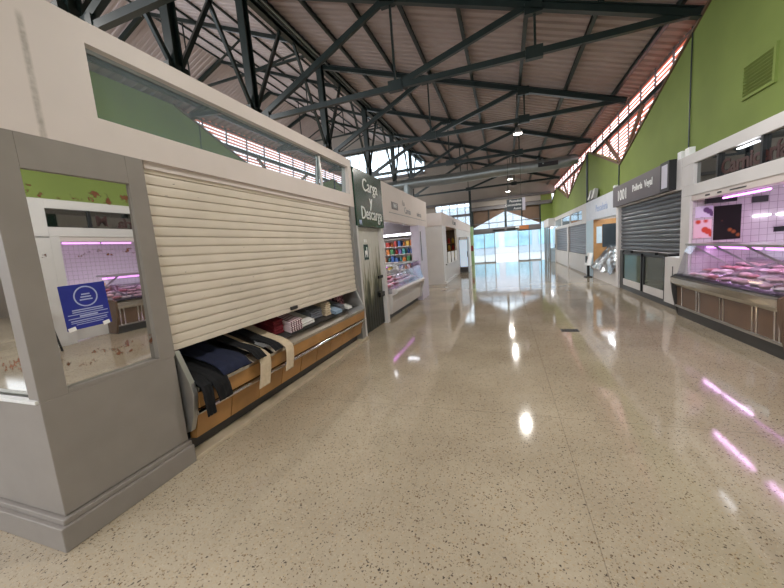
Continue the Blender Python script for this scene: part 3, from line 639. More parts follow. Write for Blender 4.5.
DP = [(-3.1, .875), (-2.8, .775), (-2.6, .71), (-2.45, .672), (-2.335, .625), (-2.318, .56), (-2.318, .48), (-2.325, .40), (-2.328, .32)]
def drape(name, label, cat, ya, yb, end, m, skew=0., wav=.012, lift=0., start=0, taper=0.):
    path = DP[start:]
    L = []; tot = 0
    for p, q in zip(path, path[1:]):
        s = 6
        for k in range(s): L.append((p[0] + (q[0] - p[0]) * k / s, p[1] + (q[1] - p[1]) * k / s))
    L.append(path[-1]); L = [p for p in L if p[1] >= end or p[0] < -2.34]
    g = []; ny = 9
    for i, (x, z) in enumerate(L):
        u = i / (len(L) - 1); r = []
        for j in range(ny):
            v = j / (ny - 1)
            w = abs(wav * math.sin(v * 9 + u * 3 + ya * 7)) + .004
            nx, nzz = (.35, .93) if x < -2.36 else (1, .1)
            yy = ya + (yb - ya) * (taper * u * .5 + v * (1 - taper * u)) + skew * u
            r.append((x + nx * (w + lift + .006), yy, z + nzz * (w + lift + .006)))
        g.append(r)
    o = link(name, MB().sheet(g, .006, (.7, 0, .7)), m); return tag(o, label, cat)
drape('garment', 'black garment hanging furthest down at the near end of the counter', 'garment', 1.935, 2.03, .36, M['cloth_black'], .03, .02)
drape('garment', 'black garment with a ragged hem beside the navy cloth', 'garment', 2.0, 2.2, .44, M['cloth_black'], .06, .022, .006, 0, .25)
drape('cloth', 'folded navy cloth lying flat on the counter bed', 'cloth', 2.18, 2.5, .70, M['cloth_navy'], 0, .03, .03)
drape('garment', 'dark garment hanging from the shutter edge above the longer towel', 'garment', 2.57, 2.70, .69, M['cloth_black'], 0, .02, .055)
drape('towel', 'beige towel hanging down longest in front of the counter', 'towel', 2.70, 2.86, .33, M['cloth_beige'], -.12, .006, .006)
drape('garment', 'black garment lying between the two beige towels', 'garment', 2.86, 3.0, .70, M['cloth_black'], 0, .02, .04)
drape('towel', 'narrow beige towel hanging beside the red cloth', 'towel', 3.1, 3.24, .36, M['cloth_beige'], -.1, .008, .012)
def folded(label, ya, yb, xa, xb, layers, m, th=.03):
    zb = .625 - .3245 * (xb + .3 - (-2.46) - .3)
    mb = MB()
    base = lambda x: .635 + (-2.46 - x) * .3245
    for k in range(layers):
        pr_ = []
        o = k * th
        ins = .004 * (k % 2)
        pr_ = [(xa + ins, base(xa) + o), (xb - ins, base(xb) + o), (xb + .008 - ins, base(xb) + o + th * .5), (xb - ins, base(xb) + o + th * .92), (xa + ins, base(xa) + o + th * .92), (xa - .008 + ins, base(xa) + o + th * .5)]
        mb.prism(pr_, ya + ins, yb - ins)
    o = link('folded_cloth', mb, m, bevel=.004); return tag(o, label, 'cloth')
folded('folded dark red cloth on the counter beside the narrow towel', 3.28, 3.46, -2.98, -2.62, 5, M['cloth_red'], .035)
folded('folded pink cloth with dark stripes next to the red one', 3.49, 3.75, -2.9, -2.54, 5, M['cloth_striped'], .028)
folded('folded white cloth lying in front of the black garment between the towels', 2.93, 3.06, -2.62, -2.475, 3, M['cloth_white'], .014)
folded('folded white sheet in the middle of the counter', 3.78, 4.08, -2.95, -2.56, 2, M['cloth_white'], .03)
folded('folded grey cloth beside the white sheet', 4.1, 4.4, -2.98, -2.62, 4, M['cloth_grey'], .035)
folded('folded beige cloth standing beyond the grey one', 4.44, 4.6, -2.95, -2.58, 6, M['cloth_beige'], .035)
folded('pale blue folded cloth near the far end of the counter', 4.64, 4.86, -2.8, -2.52, 2, M['cloth_blue'], .03)
folded('second grey folded cloth before the flowered one', 4.88, 5.02, -2.85, -2.56, 3, M['cloth_grey'], .03)
folded('tall folded flowered cloth at the far end of the counter', 5.05, 5.3, -3.0, -2.7, 7, M['cloth_floral'], .035)
folded('small white folded napkin in front of the flowered cloth', 5.08, 5.24, -2.66, -2.52, 2, M['cloth_white'], .02)
folded('small folded blue cloth by the navy cloth', 2.36, 2.5, -2.6, -2.5, 2, M['cloth_blue'], .015)

for o in [c] + [o for o in COL.objects if o.parent is None and o.name.split('.')[0] in ('garment', 'cloth', 'towel', 'folded_cloth')]:
    o.location.x -= .05; o.location.y -= .0 if o is c else .03
# blue notice taped to the mirrored pane
nt_ = thing('blue_notice', 'blue notice with round white emblem taped to the mirrored pane', 'notice', (-2.55, 1.37, 1.27))
def rot_rect(x, yc, zc, w, h, ang, d):
    ca, sa = math.cos(ang), math.sin(ang); mb = MB(); pts = [(yc + a * w / 2 * ca - b * h / 2 * sa, zc + a * w / 2 * sa + b * h / 2 * ca) for a, b in ((-1, -1), (1, -1), (1, 1), (-1, 1))]
    mb.prism(pts, x, x + d, 'x'); return mb
link('sheet', rot_rect(-2.5575, 1.37, 1.405, .25, .28, .03, .002), M['blue'], nt_)
em = MB()
for r0, r1 in ((.058, .066),):
    ring = []
    for k in range(28):
        a = 2 * math.pi * k / 28
        for r in (r0, r1): ring.append((-2.5548, 1.375 + r * math.cos(a), 1.465 + r * math.sin(a)))
    em.add(ring, [(2 * k, 2 * k + 1, (2 * k + 3) % 56, (2 * k + 2) % 56) for k in range(28)])
for a in (0, 1, 2): em.add(rot_rect(-2.5553, 1.375, 1.445 + a * .017, .07 - a * .012, .008, .03, .0006).v, [(0, 1, 2, 3), (7, 6, 5, 4), (0, 4, 5, 1), (1, 5, 6, 2), (2, 6, 7, 3), (3, 7, 4, 0)])
link('emblem', em, M['bluewhite'], nt_)
tx = MB()
for zc, w, h in ((1.385, .17, .007), (1.372, .17, .006), (1.358, .22, .005), (1.345, .1, .01), (1.334, .22, .005), (1.318, .2, .006), (1.306, .2, .004), (1.294, .15, .004)):
    r = rot_rect(-2.5553, 1.375, zc, w, h, .03, .0006); tx.add(r.v, r.f)
link('text_lines', tx, M['bluewhite'], nt_)
for yy, zz in ((1.275, 1.268), (1.465, 1.275)): link('tape', rot_rect(-2.5553, yy, zz, .04, .025, .2, .0008), M['white'], nt_)
for o in nt_.children:      # leans with the pane
    for v in o.data.vertices: v.co.x += (v.co.z - .14) * .0221

# ------------------------------------------------------------------ loading door and its sign
t = thing('loading_sign', 'dark green hanging sign reading Carga y Descarga', 'sign', (-2.5, 6.35, 2.08))
link('panel', MB().box(-2.75, -2.505, 5.62, 7.04, 2.09, 3.12), M['sign_green'], t, bevel=.004)
for w, y, z in (('Carga', 6.38, 2.86), ('y', 6.36, 2.59), ('Descarga', 6.38, 2.33)): text('lettering', w, .34, 'L', -2.505, y, z, M['white'], t, 'CENTER', sx=.98 if w != 'Descarga' else .86)
link('emblem', MB().box(-2.505, -2.501, 5.72, 5.76, 2.14, 2.2).box(-2.505, -2.501, 5.78, 5.82, 2.14, 2.2).box(-2.505, -2.501, 5.72, 5.84, 2.12, 2.13), M['bluewhite'], t)
d = struct('door_5', MB().box(-2.64, -2.60, 5.66, 6.86, .02, 2.08), M['door_print'])
ORG[d.name] = Vector((0, 0, 0))
dmesh = d.data
for v in dmesh.vertices: v.co -= Vector((-2.6, 6.26, 0))
d.location = (-2.6, 6.26, 0); ORG[d.name] = Vector((-2.6, 6.26, 0))
rb = MB()
for k in range(9): rb.box(-2.6, -2.594, 5.72 + k * .13, 5.74 + k * .13, .04, 2.06)
struct('rib', rb, M['door_print'], d)
struct('frame', MB().box(-2.66, XL, 5.6, 5.66, 0, 2.09).box(-2.66, XL, 6.86, 6.99, 0, 2.27), M['stall_white'], d)
struct('door_handle', MB().box(-2.6, -2.55, 6.6, 6.86, .62, .72).box(-2.6, -2.56, 6.62, 6.86, 1.02, 1.08), M['black'], d)
pg = MB().box(-2.594, -2.59, 6.0, 6.22, 1.45, 1.75)
pic = struct('pictogram', pg, M['sign_green'], d)
struct('pictogram_mark', MB().box(-2.59, -2.587, 6.05, 6.17, 1.55, 1.63).box(-2.59, -2.587, 6.13, 6.16, 1.63, 1.7).box(-2.59, -2.587, 6.05, 6.08, 1.5, 1.55).box(-2.59, -2.587, 6.14, 6.17, 1.5, 1.55).box(-2.594, -2.588, 6.05, 6.09, 1.79, 1.85).box(-2.594, -2.588, 6.13, 6.17, 1.79, 1.85), M['white'], d)

# ------------------------------------------------------------------ second left stall: open meat counter with grocery shelves
t = thing('market_stall', 'white open meat stall with grocery shelves beyond the loading door', 'market stall', (-4.2, 9.2, 0))
fa = link('fascia', MB().box(-2.7, XL, 7.05, 11.5, 2.28, 3.12).box(-5.7, -2.7, 11.4, 11.5, 2.28, 3.12), M['fascia'], t, bevel=.006)
link('fascia_line', MB().box(XL, -2.516, 7.5, 11.3, 2.47, 2.485), M['greytext'], fa)
link('logo_plate', MB().box(XL, -2.51, 7.72, 8.2, 2.57, 2.74), M['sign_grey'], fa)
text('lettering', 'BUE', .13, 'L', -2.51, 7.96, 2.655, M['white'], fa)
text('lettering', 'La', .2, 'L', XL, 8.75, 2.8, M['greytext'], fa); text('lettering', 'Carnia', .24, 'L', XL, 9.1, 2.62, M['greytext'], fa)
text('lettering', 'selecta', .2, 'L', XL, 10.4, 2.62, M['greytext'], fa)
link('post', MB().box(-2.72, XL + .06, 9.98, 10.9, 0, 2.28), mat('lilac_board', '#c4bccb', .4, var=.04), t, bevel=.006)
link('post_slot', MB().box(XL + .06, XL + .064, 10.12, 10.22, 1.2, 2.1), M['kick'], t)
link('back_wall', MB().box(-5.75, -5.7, 7.0, 11.5, 0, 3.1), M['stall_white'], t)
for a in (6.95, 10.9): link('side_wall', MB().box(-5.7, -2.72, a, a + .08, 0, 3.1), M['stall_white'], t)
link('roof_panel', MB().box(-5.7, -2.7, 7.0, 11.5, 2.62, 2.66), M['stall_white'], t)
for y in (7.8, 9.0, 10.2): link('tube_or_glint', MB().box(-5.4, -3.6, y, y + .1, 2.54, 2.58), M['white_tube_or_glint'], t)
area('stall_light', (-4.4, 8.8, 2.5), 1.2, 32, (1, .98, .95), shape='RECTANGLE', sy=2.2)
link('pink_tube', MB().tube([(-2.8, 7.3, 1.2), (-2.8, 9.85, 1.2)], .018, 8), M['pink_tube'], t)
sf = thing('grocery_shelf', 'white grocery shelving against the far inner wall of the meat stall', 'shelf', (-3.8, 10.7, 0))
link('back', MB().box(-4.9, -2.8, 10.84, 10.88, 0, 2.25), M['stall_white'], sf)
for z in (.7, .95, 1.2, 1.45, 1.7, 1.95): link('shelf_board', MB().box(-4.9, -2.75, 10.5, 10.84, z - .02, z), M['stall_white'], sf)
link('header', MB().box(-4.9, -2.75, 10.45, 10.84, 2.02, 2.5), M['sign_grey'], sf); link('strip_light', MB().box(-4.9, -2.75, 10.43, 10.46, 2.04, 2.1), M['white_tube_or_glint'], sf)
pn = ['red', 'blue', 'green', 'yellow', 'white', 'orange', 'violet', 'teal']
ordi2 = ordi + ['tenth', 'eleventh', 'twelfth']
for zi, z in enumerate((.95, 1.2, 1.45, 1.7)):
    for k in range(15):
        ci = random.randrange(8); h = random.uniform(.13, .2); w = random.uniform(.085, .115); x = -4.85 + k * .138
        o = MB(); bot = (k + zi) % 3 == 0
        if not bot: o.box(x, x + w, 10.55, 10.75, z + .001, z + h)
        else: o.lathe((x + w / 2, 10.65, z + .001), [(0, 0), (w * .4, 0), (w * .42, h * .6), (w * .2, h * .8), (w * .2, h), (0, h)], 10)
        ob_ = link('bottle' if bot else 'grocery_pack', o, PACKS[ci])
        tag(ob_, '%s grocery %s, %s along from the back on the %s shelf of the meat stall' % (pn[ci], 'bottle' if bot else 'pack', (ordi2 + ['thirteenth', 'fourteenth', 'fifteenth'])[k], ('lowest', 'lower', 'upper', 'topmost')[zi]), 'grocery', 'groceries on the stall shelves')
MEAT = []
def meat_counter_left():
    c = thing('meat_counter', 'white refrigerated meat counter in the open stall beyond the loading door', 'counter', (-2.8, 8.5, 0))
    y0, y1 = 7.2, 9.92
    link('kick_board', MB().box(-3.5, -2.62, y0, y1, 0, .12), M['kick'], c)
    link('body', MB().prism([(-3.5, .12), (-2.55, .12), (-2.5, .4), (-2.5, .6), (-3.5, .6)], y0, y1), M['stall_white'], c)
    link('bumper', MB().prism([(-2.5, .56), (-2.38, .6), (-2.36, .66), (-2.4, .70), (-2.5, .70)], y0, y1), M['stall_white'], c)
    link('bed', MB().prism([(-2.5, .60), (-2.5, .72), (-3.4, .9), (-3.4, .6)], y0, y1), M['tray'], c)
    link('front_glass', MB().prism([(-2.41, .70), (-2.40, .70), (-2.52, 1.22), (-2.53, 1.22)], y0, y1), M['fglass'], c)
    link('glass_shelf', MB().box(-2.95, -2.5, y0, y1, 1.22, 1.24), M['alu'], c)
    for y in (y0 + .05, (y0 + y1) / 2, y1 - .05): link('shelf_support', MB().bar((-2.55, y, 1.22), (-2.9, y, .82), .02, .03), M['alu'], c)
    link('end_panel', MB().prism([(-3.5, .12), (-2.5, .12), (-2.38, .6), (-2.38, .7), (-2.5, .74), (-3.5, .9)], y1, y1 + .04), M['stall_white'], c)
meat_counter_left()
def lay_meat(xs, ys, zf, seed, label, group):
    rnd = random.Random(seed)
    for x in xs:
        for y in ys:
            r = (rnd.uniform(.06, .1), rnd.uniform(.075, .115), rnd.uniform(.018, .034))
            xx, yy = x + rnd.uniform(-.02, .02), y + rnd.uniform(-.03, .03)
            o = link('meat_cut', MB().blob((xx, yy, zf(xx) + r[2] * .75), r, rnd.randrange(999), 10, 6, .32), rnd.choice([M['meat'], M['meat_pale'], M['meat_pale'], M['fat']]))
            tag(o, label, 'meat', group)
lay_meat((-2.66, -2.88, -3.1), [7.35 + k * .215 for k in range(12)], lambda x: .72 + (-2.5 - x) * .2, 3, 'raw pinkish meat cut lying in the white counter beyond the loading door', 'meat in the far white counter')

# ------------------------------------------------------------------ third left stall
t = thing('market_stall', 'grey stall block with warm lit opening beyond the passage', 'market stall', (-3.5, 17, 0))
w_ = MB().box(-5.7, -2.45, 13.98, 14.08, 0, 2.45).box(-2.55, -2.45, 14.08, 14.9, 0, 2.45).box(-2.55, -2.45, 18.3, 26, 0, 2.45).box(-2.55, -2.45, 14.9, 18.3, 0, .78)
link('wall', w_, M['stall_white'], t)
fa = link('fascia', MB().box(-5.7, -2.43, 13.94, 26, 2.45, 2.98), M['fascia'], t, bevel=.006)
text('lettering', 'A. Lorza', .34, 'L', -2.43, 17.5, 2.72, M['kick'], fa)
link('plinth', MB().box(-2.45, -2.4, 14.0, 17.5, 0, .1).box(-2.45, -2.38, 14.4, 18.3, .76, .82), M['stall_white'], t)
for k in range(3): link('white_panel', MB().box(-2.44, -2.42, 14.95 + k * 1.1, 15.75 + k * 1.1, .82, 1.32), M['white'], t)
link('back_wall', MB().box(-4.1, -4.0, 14.1, 19.5, 0, 2.45), M['brown'], t); link('side_wall', MB().box(-4.0, -2.56, 19.4, 19.5, 0, 2.45), M['brown'], t)
for z in (.9, 1.3, 1.7): link('shelf_board', MB().box(-4.0, -2.6, 19.1, 19.4, z, z + .03), M['wood'], t)
link('tube_or_glint', MB().box(-3.4, -3.3, 14.6, 17.2, 2.36, 2.4), mat('warm_tube', '#ffffff', .5, emit='#ffe2b0', estr=9), t)
for k in range(18):
    z = (.931, 1.331, 1.731)[k % 3]; x = -3.9 + (k // 3) * .22
    o = link('jar', MB().lathe((x, 19.25, z), [(0, 0), (.07, 0), (.07, .2), (.045, .24), (.045, .28), (0, .28)], 10), PACKS[(k * 3) % 6])
    tag(o, 'small jar on the warm lit wooden shelves of the grey stall', 'jar', 'jars in the grey stall')
fr_ = thing('display_fridge', 'tall white framed glass fridge before the green post', 'fridge', (-2.3, 19.6, 0))
link('body', MB().box(-2.44, -1.98, 19.1, 20.0, 0, 2.0), M['greypost'], fr_, bevel=.02)
link('door', MB().box(-2.42, -2.0, 19.08, 19.1, .35, 1.85), mat('fridge_glass', '#c8dcec', .12, var=.12, scale=3, emit='#dcecff', estr=.45), fr_)  # door glow stands in for the lit fridge interior
link('header', MB().box(-2.4, -2.02, 19.07, 19.1, 1.86, 1.98), M['white'], fr_); link('grille', MB().box(-2.4, -2.02, 19.07, 19.1, .06, .3), M['kick'], fr_)
link('door_handle', MB().box(-2.02, -1.99, 19.04, 19.08, .9, 1.2), M['black'], fr_)
gp = thing('green_post', 'pale green round edged post at the end of the row by the glass doors', 'post', (-2.2, 26.2, 0))
link('shaft', MB().box(-2.5, -2.24, 26.1, 26.3, 0, 2.85), M['post_green'], gp, bevel=.02); link('upper_shaft', MB().ibeam((-2.37, 26.2, 2.85), (-2.37, 26.2, 5.6), .16, .16, .02, (0, 1, 0)), M['steel'], gp)
al = link('fire_alarm', MB().box(-2.45, -2.28, 26.05, 26.1, 1.05, 1.45), mat('alarm_red', '#8a2c2a', .4)); tag(al, 'dark red fire alarm box on the green post', 'alarm')

# ------------------------------------------------------------------ right side stalls
XR = 3.06
# meat stall
t = thing('market_stall', 'white meat stall lit pink with a glass band over its opening', 'market stall', (4, 5.9, 0), 'stalls along the green wall')
f = MB().box(XR, 3.3, 4.0, 7.62, 2.65, 2.82).box(XR, 3.3, 4.0, 7.62, 2.12, 2.3).box(XR, 3.3, 7.22, 7.62, 2.3, 2.65)
fa = link('fascia', f, M['stall_white'], t, bevel=.006)
link('glass_band', MB().box(XR + .05, XR + .06, 4.0, 7.22, 2.3, 2.65), M['bmirror'], fa)
for y in (6.55, 5.62, 4.7): link('band_mullion', MB().box(XR + .01, XR + .05, y, y + .04, 2.3, 2.65), M['black'], fa)
text('lettering', 'Carnicería', .29, 'R', XR + .05, 5.9, 2.42, M['redtext'], fa, 'CENTER', bold=.008, sx=1.05)
text('lettering', 'M', .3, 'R', XR + .05, 4.95, 2.45, M['redtext'], fa, 'CENTER', bold=.008)
link('band_streak', MB().box(XR + .02, XR + .045, 5.75, 6.15, 2.60, 2.612), M['white_tube_or_glint'], fa)  # glowing strip stands in for the bright streak on the glass band
link('post', MB().box(XR, 3.3, 7.3, 7.62, 0, 2.12), M['stall_white'], t, bevel=.006); link('post', MB().box(XR, 3.2, 4.0, 4.15, 0, 2.12), M['stall_white'], t, bevel=.006)
link('shutter_box', MB().box(XR + .02, 3.28, 4.15, 7.3, 2.03, 2.12), M['fascia'], t)
link('blocking_panel', MB().box(3.2, 3.24, 4.15, 4.8, 0.02, 1.0), M['stall_white'], t)  # panel added to block the overlit stall floor beside the counter
link('box_mark', MB().box(XR + .016, XR + .02, 6.75, 6.88, 2.06, 2.085).box(XR + .016, XR + .02, 6.45, 6.55, 2.06, 2.085).box(XR + .016, XR + .02, 5.9, 6.25, 2.06, 2.08), M['kick'], t)
for a in (7.285, 4.05): link('side_wall', MB().box(3.1 if a > 7 else 3.2, 5.2, a, a + .08, 0, 2.7), M['tile'], t)
link('back_wall', MB().box(5.2, 5.28, 4.1, 7.3, 0, 2.68), M['tile'], t)
link('roof_panel', MB().box(3.3, 5.28, 4.05, 7.62, 2.70, 2.76), M['stall_white'], t)
pt = link('pink_tube', MB().tube([(3.3, 5.0, 2.0), (3.3, 5.6, 2.0)], .016, 8), M['pink_tube'], t)
for a, b, x, z in ((5.85, 6.85, 3.3, 2.0), (4.3, 4.95, 3.3, 2.0), (5.95, 7.25, 3.3, 1.22), (4.9, 5.85, 3.3, 1.22)):
    link('pink_tube', MB().tube([(x, a, z), (x, b, z)], .016, 8), M['pink_tube'], t)
for a, b in ((3.9, 4.12), (4.2, 4.4)): link('tube_or_glint', MB().tube([(a, 7.265, 1.68), (b, 7.265, 1.685)], .012, 8), M['white_tube_or_glint'], t)  # glowing strips stand in for white reflections on the glossy tiles
area('meat_light', (3.34, 6.35, 1.985), .03, 5.5, (.95, .55, 1), (0, math.radians(-25), 0), shape='RECTANGLE', sy=1.0)
area('meat_light', (3.34, 4.95, 1.985), .03, 5.5, (.95, .55, 1), (0, math.radians(-25), 0), shape='RECTANGLE', sy=1.2)
area('meat_light', (3.34, 6.6, 1.2), .03, 4, (.95, .6, 1), shape='RECTANGLE', sy=1.3)
# posters on the tiled side wall
po = [('dark poster with grilled food on the pink tiled wall', (3.39, 3.75, 1.33, 1.9), 'poster_food'), ('small landscape picture above on the pink tiled wall', (3.13, 3.37, 1.73, 1.92), 'poster_fish'), ('small red picture below on the pink tiled wall', (3.11, 3.36, 1.38, 1.69), 'poster_red')]
for lb, (a, b, z0, z1), mm in po:
    o = link('poster', MB().box(a, b, 7.27, 7.285, z0, z1), M[mm]); tag(o, lb, 'poster')
o = link('price_screen', MB().box(3.2, 3.6, 7.1, 7.16, 1.95, 2.04), M['black']); tag(o, 'black screen hanging under the shutter box of the pink stall', 'screen')
o = link('wall_plate', MB().box(3.88, 4.08, 7.26, 7.285, 1.9, 2.0), M['kick']); tag(o, 'small metal plate high on the pink tiled wall', 'plate')
o = link('wall_plate', MB().box(4.18, 4.42, 7.26, 7.285, 1.4, 1.48), M['black']); tag(o, 'small black plaque low on the pink tiled wall', 'plate')
# counter
c = thing('meat_counter', 'long meat counter with brown panels and chrome nose under pink light', 'counter', (3.4, 5.9, 0))
y0, y1 = 4.85, 7.42
link('kick_board', MB().box(2.97, 3.9, y0, y1 - .03, 0, .17), M['kick'], c)
link('body', MB().prism([(2.955, .17), (3.9, .17), (3.9, .6), (2.94, .6)], y0, y1 - .04), M['brown'], c)
for k, y in enumerate([4.92, 5.0, 5.3, 5.38, 5.98, 6.06, 6.62, 6.7, 7.18]):
    link('panel_strip', MB().bar((2.948, y, .185), (2.934, y, .585), .028, .012, (1, 0, 0)), M['chrome'], c)
link('lower_rail', MB().box(2.93, 2.98, y0, y1 - .03, .165, .195), M['alu'], c)
nose = []
link('nose', MB().prism([(2.98, .53), (2.90, .55), (2.86, .61), (2.855, .70), (2.89, .735), (2.95, .745), (2.98, .53)], y0, y1), M['chrome'], c)
link('nose_strip', MB().prism([(2.87, .70), (2.885, .74), (2.96, .765), (2.96, .74)], y0, y1), M['black'], c)
link('end_panel', MB().prism([(3.9, .02), (2.97, .02), (2.93, .18), (2.885, .42), (2.86, .62), (2.86, .72), (2.93, .76), (3.9, .76)], y1 - .03, y1 + .005), M['kick'], c)
link('end_panel', MB().prism([(3.9, .02), (2.97, .02), (2.93, .18), (2.885, .42), (2.86, .62), (2.86, .72), (2.93, .76), (3.9, .76)], y0 - .04, y0), M['brown'], c)
link('bed', MB().prism([(2.95, .6), (2.95, .74), (3.85, .92), (3.85, .6)], y0, y1 - .04), M['tray'], c)
link('back_ledge', MB().box(3.85, 4.1, y0, y1 - .1, .55, 1.0), M['tray'], c)
link('front_glass', MB().prism([(2.93, .755), (2.94, .755), (3.07, 1.27), (3.06, 1.27)], y0, y1 - .05), M['fglass'], c)
link('end_glass', MB().prism([(2.94, .76), (3.8, .9), (3.8, 1.27), (3.07, 1.27)], y1 - .05, y1 - .04), M['fglass'], c)
link('glass_shelf', MB().box(3.04, 3.42, y0, y1 - .05, 1.27, 1.30), M['alu'], c)
for y in (5.1, 5.85, 6.6, 7.3): link('shelf_support', MB().bar((3.09, y, 1.27), (3.6, y - .2, .86), .02, .03), M['alu'], c)
lay_meat((3.1, 3.32, 3.55, 3.75), [5.0 + k * .215 for k in range(11)], lambda x: .74 + (x - 2.95) * .2, 5, 'raw pinkish meat cut lying in the pink lit counter with brown panels', 'meat in the pink lit counter')
for k, y in enumerate((5.15, 6.25)):
    o = link('tray_divider', MB().bar((3.0, y, .80), (3.8, y + .12, .98), .015, .05), M['tray']); tag(o, 'steel divider between the meat cuts, %s' % ('by the frame edge' if k == 0 else 'nearer the shutter stall'), 'divider')
sp = thing('star_sign', 'small yellow star shaped price sign over the pink lit meat', 'sign', (3.55, 5.05, .9))
st = []
for k in range(10):
    a = math.pi * k / 5 + math.pi / 2; r = .075 if k % 2 == 0 else .038; st.append((3.55 + r * math.cos(a), 1.08 + r * math.sin(a)))
link('star', MB().prism(st, 5.05, 5.056), mat('yellow_card', '#e0b428', .5), sp); link('stick', MB().tube([(3.55, 5.06, .86), (3.55, 5.06, 1.06)], .004, 6), M['alu'], sp)
bk = thing('bucket', 'grey steel bucket standing among the pink lit meat', 'bucket', (3.62, 5.3, .88))
link('pail', MB().lathe((3.62, 5.3, .87), [(0, 0), (.06, 0), (.085, .16), (.09, .165), (.085, .17), (.06, .02), (0, .02)], 16), M['tray'], bk)
link('handle', MB().tube([(3.62 + .085 * math.cos(a), 5.3, 1.03 + .07 * math.sin(a)) for a in [math.pi * k / 8 for k in range(9)]], .005, 6), M['alu'], bk)

# stall nearer than the meat stall: white posts and pale shutter (seen in the mirrored pane)
t = thing('market_stall', 'white closed stall with pale slatted shutter beside the pink meat stall', 'market stall', (4, 3, 0), 'stalls along the green wall')
link('roller_shutter', slats(3.14, -2, 3.6, 0, 2.1, .1, .02, -1), mat('pale_shutter', '#dcdad2', .4), t)
link('post', MB().box(XR, 3.3, 3.6, 4.0, 0, 2.12), M['stall_white'], t); link('side_panel', MB().box(XR, 3.3, -6, -2, 0, 2.82), M['stall_white'], t)
link('fascia', MB().box(XR, 3.3, -2, 4.0, 2.1, 2.82), M['stall_white'], t)

# shutter stall
t = thing('market_stall', 'white stall with lowered dark grey shutter over glass fridges', 'market stall', (4, 9.4, 0), 'stalls along the green wall')
fa = link('fascia', MB().box(XR, 3.3, 7.62, 11.42, 2.27, 2.82), M['stall_white'], t, bevel=.006)
link('roller_shutter', slats(XR + .1, 7.66, 11.2, 1.1, 2.27, .098, .032, -1, True), M['dshutter'], t)
link('post', MB().box(XR, 3.3, 11.2, 11.42, 0, 2.27), M['stall_white'], t, bevel=.005)
link('jamb', MB().box(XR + .02, 3.2, 7.62, 7.66, 0, 2.27), M['stall_white'], t)
link('base', MB().box(XR + .05, 3.9, 7.64, 11.2, 0, .12), M['kick'], t)
link('pillar', MB().box(XR + .02, 3.4, 7.63, 8.26, .1, 1.02), M['stall_white'], t)
link('pillar_mark', MB().box(XR + .016, XR + .02, 7.84, 7.98, .5, .55).box(XR + .016, XR + .02, 7.9, 7.93, .62, .85), M['kick'], t)
fg = thing('fridge_case', 'low dark framed fridge with two glass doors under the dark shutter', 'fridge', (3.3, 9.6, .1))
link('body', MB().box(3.75, 3.8, 8.28, 11.18, .12, 1.05).box(XR + .1, 3.75, 8.28, 11.18, .12, .16).box(XR + .1, 3.75, 8.28, 8.3, .12, 1.05).box(XR + .1, 3.75, 11.14, 11.18, .12, 1.05).box(XR + .08, 3.75, 8.28, 11.18, 1.02, 1.08), M['kick'], fg)
link('interior', MB().box(3.7, 3.74, 8.3, 11.14, .16, 1.02), mat('fridge_back', '#7d8a80', .5), fg)
link('shelf_board', MB().box(3.3, 3.7, 8.3, 9.5, .6, .62), M['alu'], fg)
for a, b in ((8.3, 9.5), (9.58, 10.95)):
    dd = link('door', MB().box(XR + .06, XR + .07, a + .05, b - .05, .3, .98), mirror_mat('fridge_pane', '#a9b0ac', False, .35, back='#5e6b60' if a > 9.55 else '#4a4c4a'), fg)
    ff = MB().box(XR + .04, XR + .08, a, a + .06, .12, 1.04).box(XR + .04, XR + .08, b - .06, b, .12, 1.04).box(XR + .04, XR + .08, a, b, .98, 1.04)
    link('door_frame', ff, M['black'], dd); link('kick_panel', MB().box(XR + .04, XR + .08, a + .06, b - .06, .13, .3), M['stall_white'], dd)
link('dark_jamb', MB().box(XR + .04, XR + .3, 10.97, 11.18, .12, 1.08), M['kick'], fg)
for a, b in ((10.2, 10.6), (8.7, 9.05)): link('door_latch', MB().box(XR, XR + .06, a, b, 1.04, 1.09), M['black'], fg)
sg = thing('shop_sign', 'dark grey projecting shop sign with white lettering above the dark shutter', 'sign', (3.0, 9.5, 2.33))
link('box', MB().box(2.96, XR, 8.2, 11.35, 2.3, 2.84), M['sign_grey'], sg, bevel=.005)
link('end_case', MB().box(2.94, XR, 7.82, 8.2, 2.3, 2.85), M['black'], sg); link('end_screen', MB().box(2.934, 2.94, 7.88, 8.12, 2.36, 2.79), mat('pale_screen', '#c9c6d2', .4), sg)
text('lettering', '1001', .38, 'R', 2.96, 10.55, 2.55, M['white'], sg, bold=.004, sx=1.05); text('lettering', 'Pollería  Vegal', .21, 'R', 2.96, 9.2, 2.6, M['white'], sg, bold=.004, sx=.98)

# fish stall
t = thing('market_stall', 'open stall with silver covered display between the two shuttered stalls', 'market stall', (4, 12.9, 0), 'stalls along the green wall')
fa = link('fascia', MB().box(XR, 3.3, 11.42, 15.2, 2.1, 2.82), mat('pale_blue_board', '#ccd0d8', .4, var=.05), t, bevel=.006)
text('lettering', 'Pescadería', .34, 'R', XR, 13.0, 2.46, mat('faint_blue', '#9fb0d0', .5), fa)
link('post', MB().box(XR, 3.3, 14.15, 15.2, 0, 2.1), mat('pale_cyan', '#b9cdd6', .35, var=.05), t, bevel=.006)
link('back_wall', MB().box(5.0, 5.1, 11.4, 15.2, 0, 2.7), M['wood'], t); link('side_wall', MB().box(3.08, 5.0, 14.12, 14.15, 0, 2.1), M['wood'], t)
link('roof_panel', MB().box(3.3, 5.0, 11.4, 15.2, 2.5, 2.55), M['stall_white'], t)
link('tube_or_glint', MB().box(3.5, 3.6, 11.9, 13.9, 2.3, 2.34), M['white_tube_or_glint'], t)
link('white_panel', MB().box(3.17, 3.34, 14.09, 14.12, 1.25, 1.85), mat('pale_cyan', '#b9cdd6'), t)
link('dark_panel', MB().box(3.36, 4.4, 14.09, 14.12, 1.1, 1.92), M['sign_dark'], t)
